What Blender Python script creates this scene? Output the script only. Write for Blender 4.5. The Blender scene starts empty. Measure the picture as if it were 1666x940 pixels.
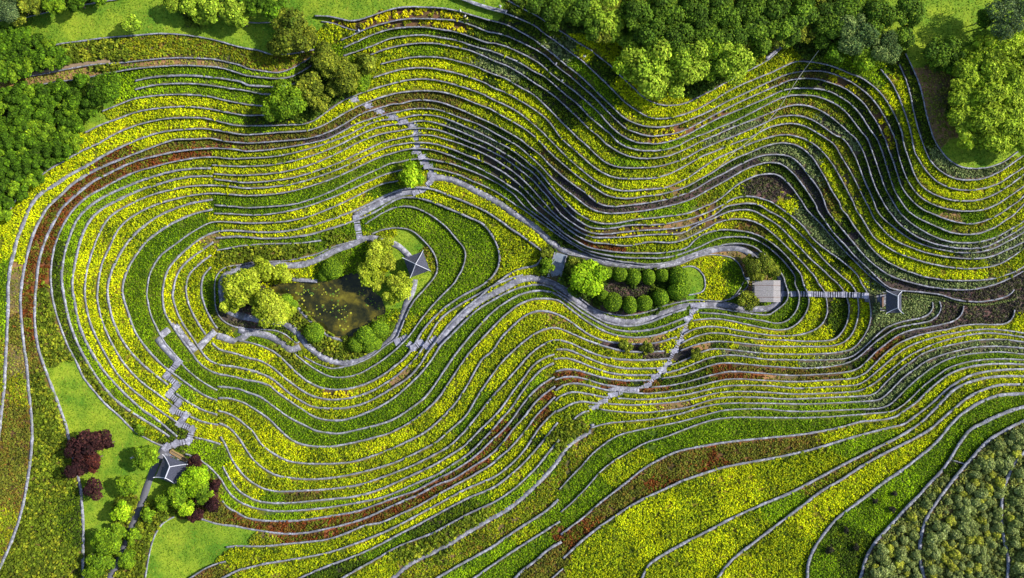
import bpy, math, random
import numpy as np
from mathutils import Vector, Matrix
R = math.radians
scene = bpy.context.scene
col = scene.collection
# ---------------- camera, sky, sun, exposure ----------------
S, H = 0.15, 190.0            # metres per photograph pixel at height 0, camera height
cam = bpy.data.cameras.new("camera"); camo = bpy.data.objects.new("camera", cam); col.objects.link(camo)
camo.location = (0, 0, H); cam.sensor_width = 36; cam.lens = 36 * H / (1666 * S); cam.clip_start = 1; cam.clip_end = 20000
scene.camera = camo
SUN_EL, SUN_AZ = R(37), math.atan2(.26, 1.0)          # azimuth measured from +x towards +y
w = bpy.data.worlds.new("World"); scene.world = w; w.use_nodes = True
nt = w.node_tree; bg = nt.nodes["Background"]; sky = nt.nodes.new("ShaderNodeTexSky")
sky.sky_type = 'NISHITA'; sky.sun_disc = False; sky.sun_elevation = SUN_EL; sky.sun_rotation = R(90) - SUN_AZ
nt.links.new(sky.outputs[0], bg.inputs[0]); bg.inputs[1].default_value = 0.13
sl = bpy.data.lights.new("sun", 'SUN'); sl.energy = 4.6; sl.angle = R(.5); sl.color = (1, .95, .86)
so = bpy.data.objects.new("sun", sl); col.objects.link(so)
sd = Vector((math.cos(SUN_EL) * math.cos(SUN_AZ), math.cos(SUN_EL) * math.sin(SUN_AZ), math.sin(SUN_EL)))
so.rotation_euler = (-sd).to_track_quat('-Z', 'Y').to_euler(); so.location = (60, 20, 120)
scene.view_settings.view_transform = 'Standard'; scene.view_settings.look = 'None'
scene.view_settings.exposure = 0.65; scene.view_settings.gamma = 1
scene.render.engine = 'CYCLES'
# ---- traced lines: "tile x,y x,y ...|tile ..." (pixel notes taken from enlarged crops) ----
TILES = {'00':(0,0,3.917),'10':(400,0,3.917),'20':(800,0,3.917),'30':(1246,0,3.917),
 '01':(0,230,3.917),'11':(400,230,3.917),'21':(800,230,3.917),'31':(1246,230,3.917),
 '02':(0,460,3.917),'12':(400,460,3.917),'22':(800,460,3.917),'32':(1246,460,3.917),
 '03':(0,700,3.917),'13':(400,700,3.917),'23':(800,700,3.917),'33':(1246,700,3.917),
 'A':(1240,225,7.833),'B':(1240,340,7.833),'C':(1440,340,7.833),'D':(1440,225,7.372),'E':(1440,440,7.833),
 'F':(650,150,7.833),'G':(650,260,7.833),'H':(850,220,7.833),'I':(850,330,7.833),'J':(1050,330,7.833),'K':(1050,220,7.833),
 'p':(340,370,3.916),'q':(880,390,3.967),'s':(230,500,3.917),'t':(540,130,4.7),'u':(100,690,5.875),'X':(0,0,1.0)}
WALLS = {
'lawn_top':"00 0,130 120,118 240,92 380,58 520,32 660,8",
'lawn_edge':"00 290,300 400,275 520,260 640,243 760,232 890,222 1000,213 1120,216 1240,230 1360,252 1480,285 1560,305|10 0,308 80,320 160,345 240,345 330,335 420,318 480,308",
'c_line':"00 0,520 150,490 300,465 450,435 600,410 760,400 900,385 1050,370 1200,368 1350,375 1450,395 1550,420|10 0,435 100,450 200,462 280,440 350,405 440,345",
'd_line':"00 40,590 160,560 300,530 400,515 500,503 800,445 900,432 1040,420 1150,415 1300,420 1400,430 1500,458|10 0,480 100,492 200,500 280,490 350,458 420,415",
'e_line':"00 860,515 960,492 1080,482 1200,480 1320,488 1440,503 1540,520|10 0,540 100,548 220,550 340,525",
'f_line':"00 860,570 960,545 1080,533 1220,532 1340,543 1460,562 1560,575|10 0,588 100,598 160,600",
'g_line':"00 650,708 740,672 850,630 960,612 1080,602 1200,602 1330,613 1440,640 1540,658|10 0,665 120,675 260,690",
'h_line':"00 540,845 640,795 740,760 860,715 980,692 1100,680 1200,678 1320,690 1430,712 1530,730|10 0,735 140,732 260,740",
'L1':"10 1390,0 1480,35 1560,60|20 0,60 90,85 180,120 270,160 340,215 420,270 500,330 580,390 650,455 720,520 790,590 850,650 920,700 1000,745 1100,755 1200,735 1300,700 1400,645 1500,585 1600,535|30 0,475 60,450 120,420 200,390 340,400 450,430 540,470 600,490 660,530 720,580 780,660 830,750 870,850|D 210,0 240,120 290,260 350,430 430,560 530,640 660,700 800,740 940,750 1080,745 1220,710 1350,650 1480,570 1600,480 1666,430",
'L2':"10 440,100 520,102 600,118 660,132 720,125 800,100 880,72 960,50 1050,42 1150,45 1250,50 1350,68 1440,95 1540,125|20 0,130 90,155 180,200 260,245 320,290 400,350 480,420 560,480 630,545 700,615 770,680 830,740 900,780 990,805 1090,808 1190,790 1290,750 1400,700 1500,645 1600,600|30 0,530 70,500 140,470 220,455 320,450 400,460 470,485 540,520 600,560 660,610 710,670 760,750 800,830 830,900|D 110,0 150,150 200,330 260,480 330,600 420,700 530,770 680,830 820,860 960,872 1100,868 1230,840 1360,780 1480,700 1600,620 1666,570",
'L3':"10 605,255 680,222 760,185 850,155 950,130 1050,118 1150,118 1250,122 1350,132 1450,165 1550,205|20 0,205 90,225 180,265 260,305 340,350 420,425 500,485 580,555 650,615 720,690 780,750 850,815 920,845 1000,865 1100,860 1200,840 1300,795 1400,740 1500,690 1600,640|30 0,575 80,540 160,508 250,498 340,505 420,530 500,560 570,610 630,665 680,740 720,800 750,870|D 0,0 40,130 100,280 150,440 210,600 290,710 380,800 480,870|C 440,0 560,40 680,90 800,135 930,170 1060,185 1170,180 1290,140 1400,95 1480,50 1550,0|31 1610,380 1645,345",
'L4':"10 620,305 720,258 820,215 920,185 1030,172 1140,172 1250,188 1350,205 1450,240 1550,275|20 0,270 90,295 180,335 250,370 320,415 390,480 460,530 540,590 610,650 680,715 740,785 810,850 880,890|H 1270,0 1370,60 1480,95|K 0,98 120,105 250,90 400,45|20 1160,890 1260,850 1360,795 1460,745 1560,705|30 0,625 70,590 150,565 240,560 330,565 400,580 480,620 550,670 610,740 660,820|A 1460,0 1530,170 1580,330|D 0,290 60,470 120,640 200,770|C 270,0 350,70 450,130 560,180 680,235 800,285 920,315 1060,322 1200,310 1320,265 1420,220 1520,150 1620,90|31 1645,400",
'L5':"10 620,355 720,322 820,285 920,245 1020,228 1130,222 1240,238 1340,255 1440,290 1540,318|20 0,325 90,360 180,400 260,450 340,490 410,550 480,610 550,665 620,740 690,800 760,855|H 1100,0 1200,75 1310,140 1430,180 1540,197|K 0,195 140,195 300,170 420,130 540,65 680,0|20 1350,855 1450,810 1550,770|30 0,670 70,635 150,608 240,605 330,615 420,650 490,695 550,760 600,830|A 1340,0 1400,160 1460,330 1520,500 1570,640 1640,760|C 157,0 230,90 330,180 440,250 560,320 700,380 850,420 1000,430 1150,425 1300,395 1430,350 1540,290 1645,230 1740,170",
'L6':"10 790,350 880,315 980,290 1090,275 1200,275 1300,292 1400,312 1500,350 1600,395|20 90,415 180,465 260,520 340,570 410,620 480,685 550,750 620,820 690,875|H 930,0 1040,90 1140,160 1240,220 1360,265 1480,290|K 0,295 150,285 300,260 420,215 560,155 680,90 800,35 890,0|20 1450,850 1550,805|30 0,730 80,695 160,670 240,668 320,690 400,735 470,790 530,845|A 1190,0 1270,130 1330,280 1390,480 1450,640 1520,770 1590,900|C 80,60 160,170 270,260 400,350 540,410 680,455 820,480 960,500 1120,500 1280,480 1400,430 1520,370 1645,300 1740,240",
'L7':"10 855,408 950,385 1050,365 1160,360 1270,370 1370,395 1470,425 1560,465|20 0,465 90,500 180,555 270,605 350,680 420,750 480,810 550,880|H 700,0 800,110 900,210 1010,310 1120,375 1240,405 1380,415 1520,412|K 0,410 130,400 280,370 430,320 560,265 680,195 820,130 950,75 1100,20|30 0,780 60,750 140,735 220,738 300,765 370,810 440,860|A 1030,0 1110,100 1180,220 1240,370 1300,530 1370,680 1430,820|B 1450,0 1530,110|C 0,140 100,220 200,300 320,380 450,440 600,490 740,520 880,545 1050,555 1200,545 1340,515 1450,470 1560,410 1645,370 1740,310",
'L8':"10 810,495 900,465 1000,440 1110,430 1210,438 1320,460 1420,490 1530,530|20 0,555 90,590 180,640 260,690 340,750 400,820|H 460,0 560,100 680,200 800,310 920,410 1030,480 1150,530 1280,550 1450,552|K 0,550 120,540 270,505 420,435 540,370 650,305 760,250 880,205 1000,155 1120,105 1230,65 1330,30|30 0,820 80,795 160,785 240,800 310,835 380,880|A 820,0 920,80 1000,220 1080,350 1160,490 1230,630 1300,770 1360,880|B 1350,0 1430,130 1520,240|C 0,290 100,380 220,445 360,500 500,550 650,585 800,610 950,625 1120,630 1280,620 1420,580 1550,520 1645,480 1740,430",
'n8':"01 50,450 80,400 130,330 200,260 310,180 430,110 520,60 640,5|00 700,870 800,822 920,782 1060,755 1180,748 1300,752 1400,775 1500,797|10 0,800 120,800 250,795 360,790 430,770 490,730 550,685 620,640 700,605 800,570 900,540 1000,515 1100,502 1200,508 1300,530 1400,560 1500,595|20 0,630 90,670 170,715 240,770 310,830 370,890|H 310,0 420,130 550,260 670,370 790,470 900,560 1020,630 1140,680 1260,705 1400,705 1520,695|K 0,690 130,680 280,660 420,600 560,530 650,465 760,390 880,310 1000,255 1120,200 1230,155 1350,100 1480,55|30 80,860 160,860 230,880|A 530,0 640,60 740,140 830,240 910,350 980,470 1050,600 1110,720 1170,830|B 1190,0 1280,130 1360,270 1440,380|C 0,465 120,540 270,600 430,655 600,700 750,730 900,750 1060,760 1220,750 1380,725 1500,680 1600,620 1645,590 1740,520",
'n9':"02 5,850 25,680 35,500 45,300 52,120|01 50,940 65,800 80,740 110,620 150,520 190,420 250,340 360,270 440,215 560,150 660,90 760,40 850,0|00 960,858 1080,832 1200,822 1300,818 1400,832 1500,850|10 0,858 120,850 250,840 380,832 470,808 560,760 650,708 740,665 840,625 950,595 1060,580 1170,578 1270,590 1370,620 1470,660 1560,695|20 80,745 160,790 230,835 300,895|H 330,200 450,310 570,410 700,520 830,610 950,690 1080,765 1200,795 1330,805 1450,795 1560,775|K 0,775 150,760 300,725 440,685 580,625 700,555 850,475 960,400 1080,330 1200,270 1320,225 1450,165|A 0,110 120,75 260,55 400,75 500,120 600,200 680,300 740,400 820,530 870,640 940,750 1000,850|B 1000,0 1080,70 1150,190 1240,310 1330,420 1430,540 1520,620|C 0,655 100,710 230,770 400,830 550,870 700,895 900,910 1100,910 1280,900 1400,880 1520,845 1645,800 1740,750",
'n10':"03 10,850 60,740 105,620 140,500 165,380 185,250 200,120|02 205,940 195,800 180,660 170,520 150,380 135,230 130,100|01 135,940 145,860 165,760 190,660 220,570 260,490 310,410 380,350 450,280 540,220 640,165 740,125 840,85 960,40 1070,0|00 1120,888 1240,885 1340,880 1440,900 1540,908|10 0,912 120,905 250,895 360,885 460,865 560,825 650,775 740,722 840,690 940,660|F 0,150 120,115 250,95 400,105 550,135 700,190 850,250 1000,320 1150,385 1300,460 1420,530 1540,600|H 0,75 120,170 230,250 340,370 450,470 560,560 680,650 800,730 900,820 1000,880 1100,903 1220,905 1350,890 1500,875|K 0,865 150,840 310,805 460,760 600,705 720,635 850,555 990,490 1120,415 1250,350 1380,290 1500,255|A 100,205 220,205 340,225 430,280 510,360 590,470 660,560 740,680 790,800 820,900|B 880,90 980,210 1080,330 1180,450 1280,570 1380,670 1480,750 1580,820|E 100,80 250,130 400,170 550,205 700,225 850,240 1000,245 1150,235 1300,205 1450,160 1560,110 1645,75 1740,20",
'n11':"03 525,940 530,750 530,600 520,450 505,330 435,40|02 430,940 400,850 360,740 310,610 270,500 240,400 222,260 222,120|01 228,940 245,780 270,680 300,600 340,520 390,430 450,370 520,310 600,250 690,205 780,160 880,120 1000,90 1120,65 1240,50 1360,42 1500,50|11 0,62 130,54 260,36 380,15|10 500,890 600,845 700,790 800,755 900,725|F 0,245 120,215 260,205 400,207 540,235 680,285 800,335 950,385 1100,455 1250,540 1400,620 1530,700|H 110,280 230,390 330,500 430,600 540,690 650,770 750,850 830,910|I 850,60 950,105 1080,130 1230,130 1400,115 1530,100|J 0,95 150,70 300,35|K 450,860 600,805 720,740 850,670 980,600 1100,530 1220,460 1350,400 1500,355|A 0,310 120,305 240,325 330,385 420,470 490,560 570,670 640,780 700,870|B 690,0 780,120 860,240 960,360 1060,460 1150,570 1250,660 1350,760 1450,860|E 0,185 100,235 250,260 400,268 550,285 700,305 820,345 950,380 1100,395 1250,395 1400,370 1500,345 1600,300 1645,240",
'n12':"03 1090,110 1010,90 930,50 850,0|02 760,850 680,780 600,690 530,600 490,510 440,420 400,320 365,220 335,100|01 328,940 322,860 330,760 350,660 380,580 420,500 480,420 560,350 650,300 750,245 860,195 980,160 1100,130 1220,108 1340,98 1480,110|11 0,106 150,98 290,75 420,42|10 560,895 660,855 760,800 860,765|F 0,340 120,305 250,287 400,290 540,320 680,370 820,430 980,500 1130,575 1280,650 1430,735 1560,830|H 100,370 200,450 300,570 400,690 500,800 600,900|I 650,90 730,150 830,205 930,245 1050,265 1180,262 1300,240 1420,215 1540,200|J 0,200 150,185 300,165 450,150 560,125 680,75 780,30|K 850,870 980,785 1080,700 1200,610 1320,550 1430,505|A 0,460 100,450 200,465 300,540 390,640 460,740 530,840|B 560,0 650,90 760,200 860,320 960,430 1060,540 1160,640 1260,740 1360,840|E 0,210 80,265",
'n13':"01 1350,150 1500,158|11 0,158 150,150 290,125 420,90 540,45|10 640,900 740,850 840,812 950,790 1040,785|F 160,375 300,362 430,380 560,420 700,470 850,530 1000,600 1150,665 1300,755 1430,830 1540,910|H 130,470 230,580 340,720 440,830|I 550,80 640,170 740,240 840,300 950,325 1080,325 1200,315 1300,290 1450,278|J 0,278 150,275 300,260 440,230 570,200 700,155 830,105 930,50|K 980,890 1080,825 1180,790 1300,775 1430,790|A 0,770 100,800 200,865|B 250,0 350,70 450,150 550,250 640,370 740,460 850,545 960,620 1080,710 1180,800 1240,880|32 605,0 640,50 660,120 670,200 655,280 610,360 550,420 480,440 380,450 200,455 0,450|22 1540,428 1420,420 1340,440 1290,465 1220,495 1130,530",
'n14':"01 1360,205 1500,215|11 0,214 150,205 280,185 420,145 560,85 660,35|10 720,905 820,865 920,840|F 0,490 130,460 250,455 400,465 540,495 680,545 820,605 960,660 1110,720 1250,790 1370,860|H 120,560 230,680 340,800|I 460,110 560,200 680,280 780,340 880,380 1000,395 1120,392 1230,378 1350,365 1500,350|J 0,345 180,340 330,325 480,305 620,265 740,220 840,170 930,120 1010,50 1130,25 1250,5|K 1380,870 1480,900|J 1480,50 1560,100|B 60,0 180,70 300,150 400,240 500,330 590,420 680,520 760,620 860,720 960,810 1050,890|32 535,0 575,60 590,130 590,200 570,280 530,350 470,390 380,405 250,405 120,405 0,402|22 1500,375 1400,375 1300,395 1200,432",
'n15':"01 1365,240 1500,255|11 0,262 150,252 300,230 440,190 580,140 720,75 860,10|10 950,885|F 0,585 140,555 280,540 420,550 560,590 700,630 840,680 960,730 1090,790 1220,860|G 1450,150 1560,240|H 120,680 220,790|I 400,130 500,215 600,290 720,365 820,410 920,440 1050,440 1200,438 1350,430 1500,415|J 0,408 150,400 300,398 440,390 540,350 640,290 760,235 860,200 960,150 1080,105 1220,85 1340,90 1440,130|B 0,80 120,150 230,230 330,330 420,430 510,520 600,620 700,710 800,800 890,890|32 455,0 500,60 530,140 525,220 500,290 445,355 370,370 250,372 120,365 0,362|22 1580,340 1480,322 1380,322 1290,345 1210,385",
'n16':"02 1130,890 1040,830 960,770 880,710 810,650 740,570 680,470 620,360 570,240 545,120|01 540,940 550,840 575,740 610,640 650,550 700,480 780,425 890,370 1000,330 1120,300 1240,282 1400,280 1500,290|11 0,298 150,290 300,270 440,230 580,180 720,115 850,55 960,20|F 0,665 140,640 300,640 440,655 580,695 720,745 850,800 980,850 1100,895|G 1310,150 1430,235 1550,330|H 130,790 230,900|I 330,120 430,205 530,290 640,375 740,440 850,490 950,510 1080,518 1200,535 1300,545 1420,535 1530,510|J 0,500 130,495 260,505 380,500 480,470 580,425 700,365 810,310 900,255 1020,220 1130,205 1270,210 1390,240|B 0,210 120,300 230,400 340,510 430,600 520,690 600,780 680,870|32 330,0 375,60 390,140 390,200 360,260 310,300 240,325 140,338 0,330|22 1560,300 1480,285 1380,278 1290,295 1220,330",
'n17':"02 1110,790 1060,750 980,690 900,630 820,550 760,470 700,360 650,240 620,110|01 622,940 635,840 660,750 700,670 740,580 800,510 890,450 1000,400 1120,365 1230,342 1350,330 1500,340|11 0,345 150,338 300,315 440,275 580,225 720,160 840,105 950,70|F 0,750 140,718 300,720 430,735 560,775 700,825 820,875|G 900,50 1020,110 1150,175 1280,250 1400,330 1567,440|I 120,40 250,150 360,240 470,330 580,415 700,490 820,555 950,590 1080,610 1200,625 1350,635 1500,640|J 0,638 150,640 300,625 430,600 540,565 620,480 720,410 840,365 980,340 1120,345 1260,360 1380,390|B 0,355 120,430 220,510 330,620 420,740 500,840|32 235,0 265,60 275,120 255,190 210,250 150,290 80,300 0,290|22 1560,250 1450,230 1360,230 1280,240",
'n18':"01 1365,405 1500,415|11 0,422 150,415 300,400 440,360 580,300 700,240 820,185 920,140|F 0,890 120,860 260,845 400,855 540,885|G 620,35 740,75 860,120 1000,175 1120,230 1240,290 1350,360 1460,440|I 0,20 100,95 210,175 330,260 440,350 560,450 680,530 800,590 920,630 1050,660 1200,685 1400,700|J 0,700 150,705 300,690 440,655 560,610 700,555 810,500 920,455 1040,435 1180,430 1320,440 1440,485|B 0,430 100,500 200,590 280,670 370,780 430,880|32 180,0 210,60 210,130 185,190 130,245 60,258 0,245|22 1560,215 1450,197 1320,190",
'n19':"01 1365,458 1500,462|11 0,467 120,465 260,445 400,410 540,360 660,310 780,255 900,205 1000,180",
'n19b':"G 300,105 400,108 500,120 640,155 780,200 900,255 1020,305 1130,355 1250,420 1360,490 1460,560|I 0,75 120,160 230,240 350,330 460,410 580,490 700,565 820,630 950,680 1100,715 1250,745 1450,765|J 0,780 200,770 350,740 480,690 620,640 760,590 900,555 1040,525 1180,515 1320,535 1420,580 1520,660 1600,740|B 100,650 200,760 280,880|32 120,0 140,50 140,100 110,140 60,175 0,205|22 1520,175 1400,158 1300,160",
'n20':"02 1385,685 1330,655 1260,610 1170,530 1110,450 1050,380 1000,290 960,200 935,80|01 938,940 950,860 980,790 1030,720 1110,660 1190,600 1280,545 1360,512 1500,515|11 0,520 120,518 260,508 400,478 540,425 660,370 780,310 870,270 970,250",
'n21':"12 160,658 78,630 0,618|02 1480,595 1390,580 1320,550 1260,500 1210,430 1150,350 1090,260 1050,190 1035,90|01 1038,940 1050,870 1080,800 1140,730 1220,660 1310,600 1400,570 1500,568|11 0,572 130,578 280,568 420,535 560,490 680,445 800,390 900,340 1000,305|G 220,350 340,355 460,385 580,430 700,480 830,530 960,590 1090,650 1200,720 1310,795 1420,880|21 100,530 190,600 270,660 320,700 310,760 270,795 200,805 120,840 50,890|12 1540,40 1430,100 1330,160 1240,230 1180,320 1130,410 1080,480 1010,550 920,620 820,680 720,720 600,742 500,740 400,710 320,660 240,600 170,540 90,495 0,475|02 1500,450 1400,425 1350,380",
'n22':"01 1375,615 1500,605|11 0,608 120,618 260,612 400,595 520,560 620,530 700,500 820,450 900,400 980,360|G 0,480 100,475 220,480 340,510 480,560 620,620 760,675 900,740 1000,780 1090,840|11 1500,520 1570,600 1610,690 1615,770 1580,850 1500,920|12 1400,70 1290,140 1200,220 1130,300 1080,380 1030,460 950,530 860,595 760,645 650,675 560,680 470,665 390,625 320,570 250,500 180,440 90,400 0,375|02 1580,370 1520,370",
'n23':"11 760,525 830,480 900,440 970,415|G 0,600 100,590 220,615 340,670 450,740 550,815 620,880|11 1200,490 1280,560 1340,620 1390,680 1400,730 1380,810 1340,880|12 1330,0 1230,100 1150,190 1090,270 1040,340 970,410 900,470 820,525 730,575 640,600 540,598 450,555 370,500 310,450",
'n24':"01 1380,695 1530,665|11 0,662 130,652 280,650 370,645 480,630",
'n25':"11 800,590 880,560 980,550 1060,570 1130,630 1190,700 1220,780 1210,850 1140,938|12 1060,130 1000,260 960,350 890,400 800,470 700,515 600,540 540,545 440,510 370,470",
'n26':"12 340,370|p 560,740 440,660|02 1540,290 1420,240 1375,160 1368,60|01 1368,940 1370,890 1390,840 1440,800 1540,785|11 0,775 120,765 250,760 360,740 460,715 560,670 680,635",
'e5':"03 1080,40|02 1020,938 960,900 880,850 790,790 700,710 630,620 570,530 520,440 470,330 435,220 410,100|01 400,940 392,860 400,780 420,680 450,590 490,500 550,430 640,365 740,315 860,265 970,225 1100,190 1230,172 1345,170",
'e6':"02 1130,980 1080,938 1000,870 910,810 820,730 740,650 660,560 600,470 545,370 500,250 475,120|01 462,940 465,850 485,740 510,640 550,540 600,470 680,410 780,360 890,310 1000,275 1120,240 1230,222 1355,220",
'e9':"02 1070,650 1000,595 920,530 840,450 770,350 720,240 690,110|01 685,940 700,860 730,780 780,690 840,610 910,545 1000,480 1110,430 1230,390 1355,370",
'e10':"02 1385,750 1310,720 1230,670 1150,610 1060,545 990,480 920,400 860,310 820,200 785,90|01 780,940 790,880 820,800 870,720 930,640 1020,570 1120,510 1240,460 1355,432",
'e13':"02 1645,568 1500,535 1390,520 1330,490 1290,445 1220,340 1170,270 1130,190 1100,90|01 1105,940 1120,870 1150,810 1210,750 1290,690 1360,640",
'e14':"02 1310,330 1270,270 1220,180 1190,90|01 1185,940 1190,890 1210,840 1270,780 1345,725",
'e15':"02 1385,290 1350,240 1310,160 1285,80|01 1283,940 1285,900 1300,850 1345,800",
'r5':"12 0,555 90,575 180,620 260,690 340,745 430,790 540,800 650,795 760,765 860,715 950,660 1040,600 1110,520 1160,440 1210,375 1290,270 1400,160 1500,80|21 0,925 100,880 200,850",
'r6':"12 160,660 180,680 260,740 350,800 440,855 540,877 640,870 750,835 860,785 960,720 1050,640 1120,570 1190,480 1240,400 1310,330 1400,240 1490,160|22 0,115 100,60 220,20 340,15 440,70 540,140 640,205 740,255 880,275 1010,250 1120,205 1240,165",
'r7':"02 1385,660 1450,665 1540,680|12 0,695 90,725 180,790 280,860 400,920|13 440,0 520,15 600,20|12 700,938 820,910 940,870 1050,800 1140,730 1210,640 1270,550 1340,450 1420,350 1500,260|22 0,190 80,130 180,75 290,50 380,60 470,110 560,180 660,240 760,290 880,310 1000,300 1110,270 1250,215",
'r8':"02 1390,735 1460,735 1530,755|12 0,770 80,820 150,870|13 220,0 290,60 370,92 480,105 580,98 700,75 820,45 920,15|12 1060,880 1160,800 1230,730 1290,640 1350,550 1420,450 1500,360|22 0,290 80,210 170,140 260,105 350,100 430,115 510,175 600,240 700,300 800,335 900,348 1000,342 1110,315 1250,255",
'c0':"02 1390,815 1450,830 1520,870 1580,920|13 40,0 100,90 180,150 270,195 400,212 550,212 680,200 800,165 920,120 1030,70 1110,30|12 1160,938 1250,860 1340,760 1400,670 1450,580 1510,480|22 0,440 60,350 140,270 210,210 290,180 370,185 460,220 540,275 620,330 720,370 830,385 950,390 1060,380 1180,345",
'c1':"02 1395,895 1440,910|03 1480,0 1530,60|13 0,120 50,190 110,240 190,285 300,305 420,312 550,302 680,280 800,250 920,215 1030,170 1130,120 1220,70|12 1300,938 1400,850 1460,750 1510,670|22 0,590 60,510 130,440 210,370 300,310 400,285 480,310 570,350 660,385 740,410 850,435 1000,440 1100,435",
'c2':"03 1405,40 1440,100 1480,190 1530,260|13 0,300 60,345 140,380 230,390 350,385 480,378 610,365 730,345 850,305 960,265 1080,215 1180,165 1290,105 1370,30|12 1400,938 1480,840|22 0,730 80,640 160,550 230,470 300,410 400,365 490,380 580,420 660,455 760,480 860,490 1000,492 1140,480",
'c3':"03 1420,230 1450,290 1490,350 1540,400|13 0,415 60,445 150,462 280,462 420,450 570,435 700,420 830,385 940,340 1060,285 1180,230 1290,165 1390,100 1450,40|12 1490,938|22 0,865 60,800 130,700 200,610 260,530 330,480 400,455",
'c4':"03 1180,150 1260,180 1330,230 1390,290 1430,350 1470,410 1520,450|13 0,475 80,500 190,515 310,512 450,500 600,480 740,455 860,430 980,385 1100,330 1220,280 1330,210 1430,140 1510,60|22 0,940 60,870 130,790 190,700 250,620 320,550 395,512",
'c5':"03 1415,450 1450,490 1520,530|13 0,555 80,572 200,578 330,575 450,560 580,540 710,515 840,470 960,425 1080,385 1200,320 1310,265 1420,195 1500,130 1570,60|22 70,940 130,870 200,770 260,700 330,640 400,600",
'c6':"03 1270,560 1330,580 1400,600 1500,610|13 0,625 100,640 230,658 370,655 500,630 630,600 760,560 870,510 980,460 1100,410 1220,345 1320,310 1430,240 1540,170|23 60,90 130,0|22 210,850 270,770 340,705 405,660",
'c7':"03 1440,745 1530,735|13 0,738 120,738 250,725 400,710 520,695 640,655 760,605 870,585 980,535 1100,480 1220,410 1330,350 1450,285|23 0,215 50,170 120,110|22 215,940 280,850 340,790 405,725",
'c8':"03 1450,925 1520,890|13 0,880 120,850 250,830 400,805 540,775 660,735 780,690 900,640 1020,580 1130,520 1260,450 1380,385 1480,340|23 0,305 70,260 150,190 220,110|22 290,940 350,870 410,815",
'c9':"13 350,938 470,885 600,835 720,790 850,730 970,665 1080,610 1200,545 1320,480 1440,420|23 0,370 100,300 200,210 300,100|22 380,940 420,890",
'c10':"13 620,938 720,880 830,820 950,750 1070,700 1200,650 1310,590 1420,530|23 0,465 90,410 180,340 290,230 370,130 430,60",
's6r':"22 410,425 480,425 560,455 640,490 740,525 860,545 1000,545 1110,540",
's7r':"22 395,485 480,480 560,505 660,545 760,575 880,588 1060,585",
's8r':"22 405,565 480,550 560,560 640,585 740,610 860,622 1020,620",
's9r':"22 400,620 460,600 540,600 620,620 700,645 800,662 900,670 1000,665",
's10r':"22 405,685 460,650 540,640 640,660 740,685 790,690",
's11r':"22 405,750 450,715 520,695 600,705 700,725 740,732",
's12r':"22 410,820 430,815 500,775 570,755 640,765 690,768",
's13r':"22 520,870 580,825 620,815",
'u1':"23 425,440 350,510 260,570 150,640 50,710|13 1567,745 1450,810 1340,870 1230,935",
'u2':"23 435,580 340,640 230,710 120,780|13 1567,862 1470,930",
'u3':"23 445,710 360,760 280,830 200,890 150,940",
'u4':"23 455,880 390,938",
'w1':"22 1090,580 1200,550 1290,515 1380,480 1480,462 1560,462|32 0,487 150,490 300,492 440,488 520,480 580,450 640,400 700,340|E 0,735 100,690 220,650 350,625 470,600 550,560 600,500 615,440 600,400",
'w2':"22 1080,610 1200,590 1300,560 1400,525 1500,510|32 0,530 150,540 300,543 430,530 520,510 580,480 640,430 700,375|E 0,820 100,750 220,710 340,690 470,665 580,640 660,580 710,510 710,430 690,390",
'w3':"22 1010,665 1130,655 1250,630 1370,595 1480,570 1560,565|32 0,578 80,585 200,590 380,580 500,570 580,550 640,500 700,440|E 30,920 120,850 240,790 360,750 500,730 640,705 770,675 880,640 960,580 995,510 1000,450",
'w4':"22 800,690 900,700 1000,705 1150,690 1290,665 1420,630 1540,612|32 0,622 200,630 350,622 480,615 570,605 640,570 700,510 760,450|E 150,940 250,890 380,840 520,800 660,770 800,750 940,710 1080,690 1230,685 1400,690 1520,680 1600,640 1640,570 1650,500",
'w5':"22 800,735 950,743 1100,735 1250,710 1400,675 1530,655|32 0,655 200,672 350,665 480,658 580,650 640,620 700,570 770,510 840,450 920,400 1000,370 1100,340 1250,310 1400,295 1500,300 1645,320",
'w6':"22 740,770 900,778 1080,768 1240,750 1400,710 1530,692|32 0,697 100,705 250,708 450,700 580,690 660,660 730,610 790,560 850,510 920,460 1000,420 1100,380 1230,345 1380,320 1500,325 1645,347",
'w7':"22 690,805 800,820 950,828 1100,815 1260,790 1400,745 1530,728|32 0,732 100,740 250,738 450,728 600,722 690,710 740,660 800,600 870,540 930,500 1000,450 1100,415 1230,385 1350,365 1500,360 1645,377",
'w8':"22 630,925 740,895 900,880 1050,865 1200,835 1350,790 1500,768|32 0,768 100,770 250,772 450,765 620,755 720,745 780,700 830,650 890,590 950,550 1020,500 1120,460 1230,430 1350,408 1500,405 1645,415",
'w9':"23 430,378 500,300 570,230 630,160 700,100 780,45 860,15|22 1050,915 1200,885 1350,845 1500,810|32 0,803 100,815 250,820 450,812 600,805 720,800 790,775 850,720 910,660 980,600 1060,540 1150,490 1260,460 1380,445 1500,440 1645,455",
'w10':"23 440,520 500,470 570,400 630,335 690,265 770,200 870,140 980,80 1110,40|22 1350,890 1500,860|32 0,858 200,860 380,855 560,842 700,830 800,820 860,790 930,730 1000,660 1080,600 1160,545 1260,510 1380,490 1500,485 1645,490",
'w11':"23 440,665 510,610 590,550 680,470 770,400 860,330 960,250 1080,180 1200,130 1350,100 1500,75|33 0,48 150,35 300,15|32 480,920 600,885 720,875 820,855 890,810 960,760 1030,690 1100,630 1180,575 1280,540 1400,520 1520,515 1645,520",
'w12':"23 455,815 520,755 590,690 680,620 780,550 880,485 980,430 1100,375 1220,320 1350,275 1500,230|33 0,185 150,155 300,120 450,75 600,30|32 800,920 880,900 950,850 1030,790 1100,730 1180,660 1280,600 1380,570 1500,555 1645,550",
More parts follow.
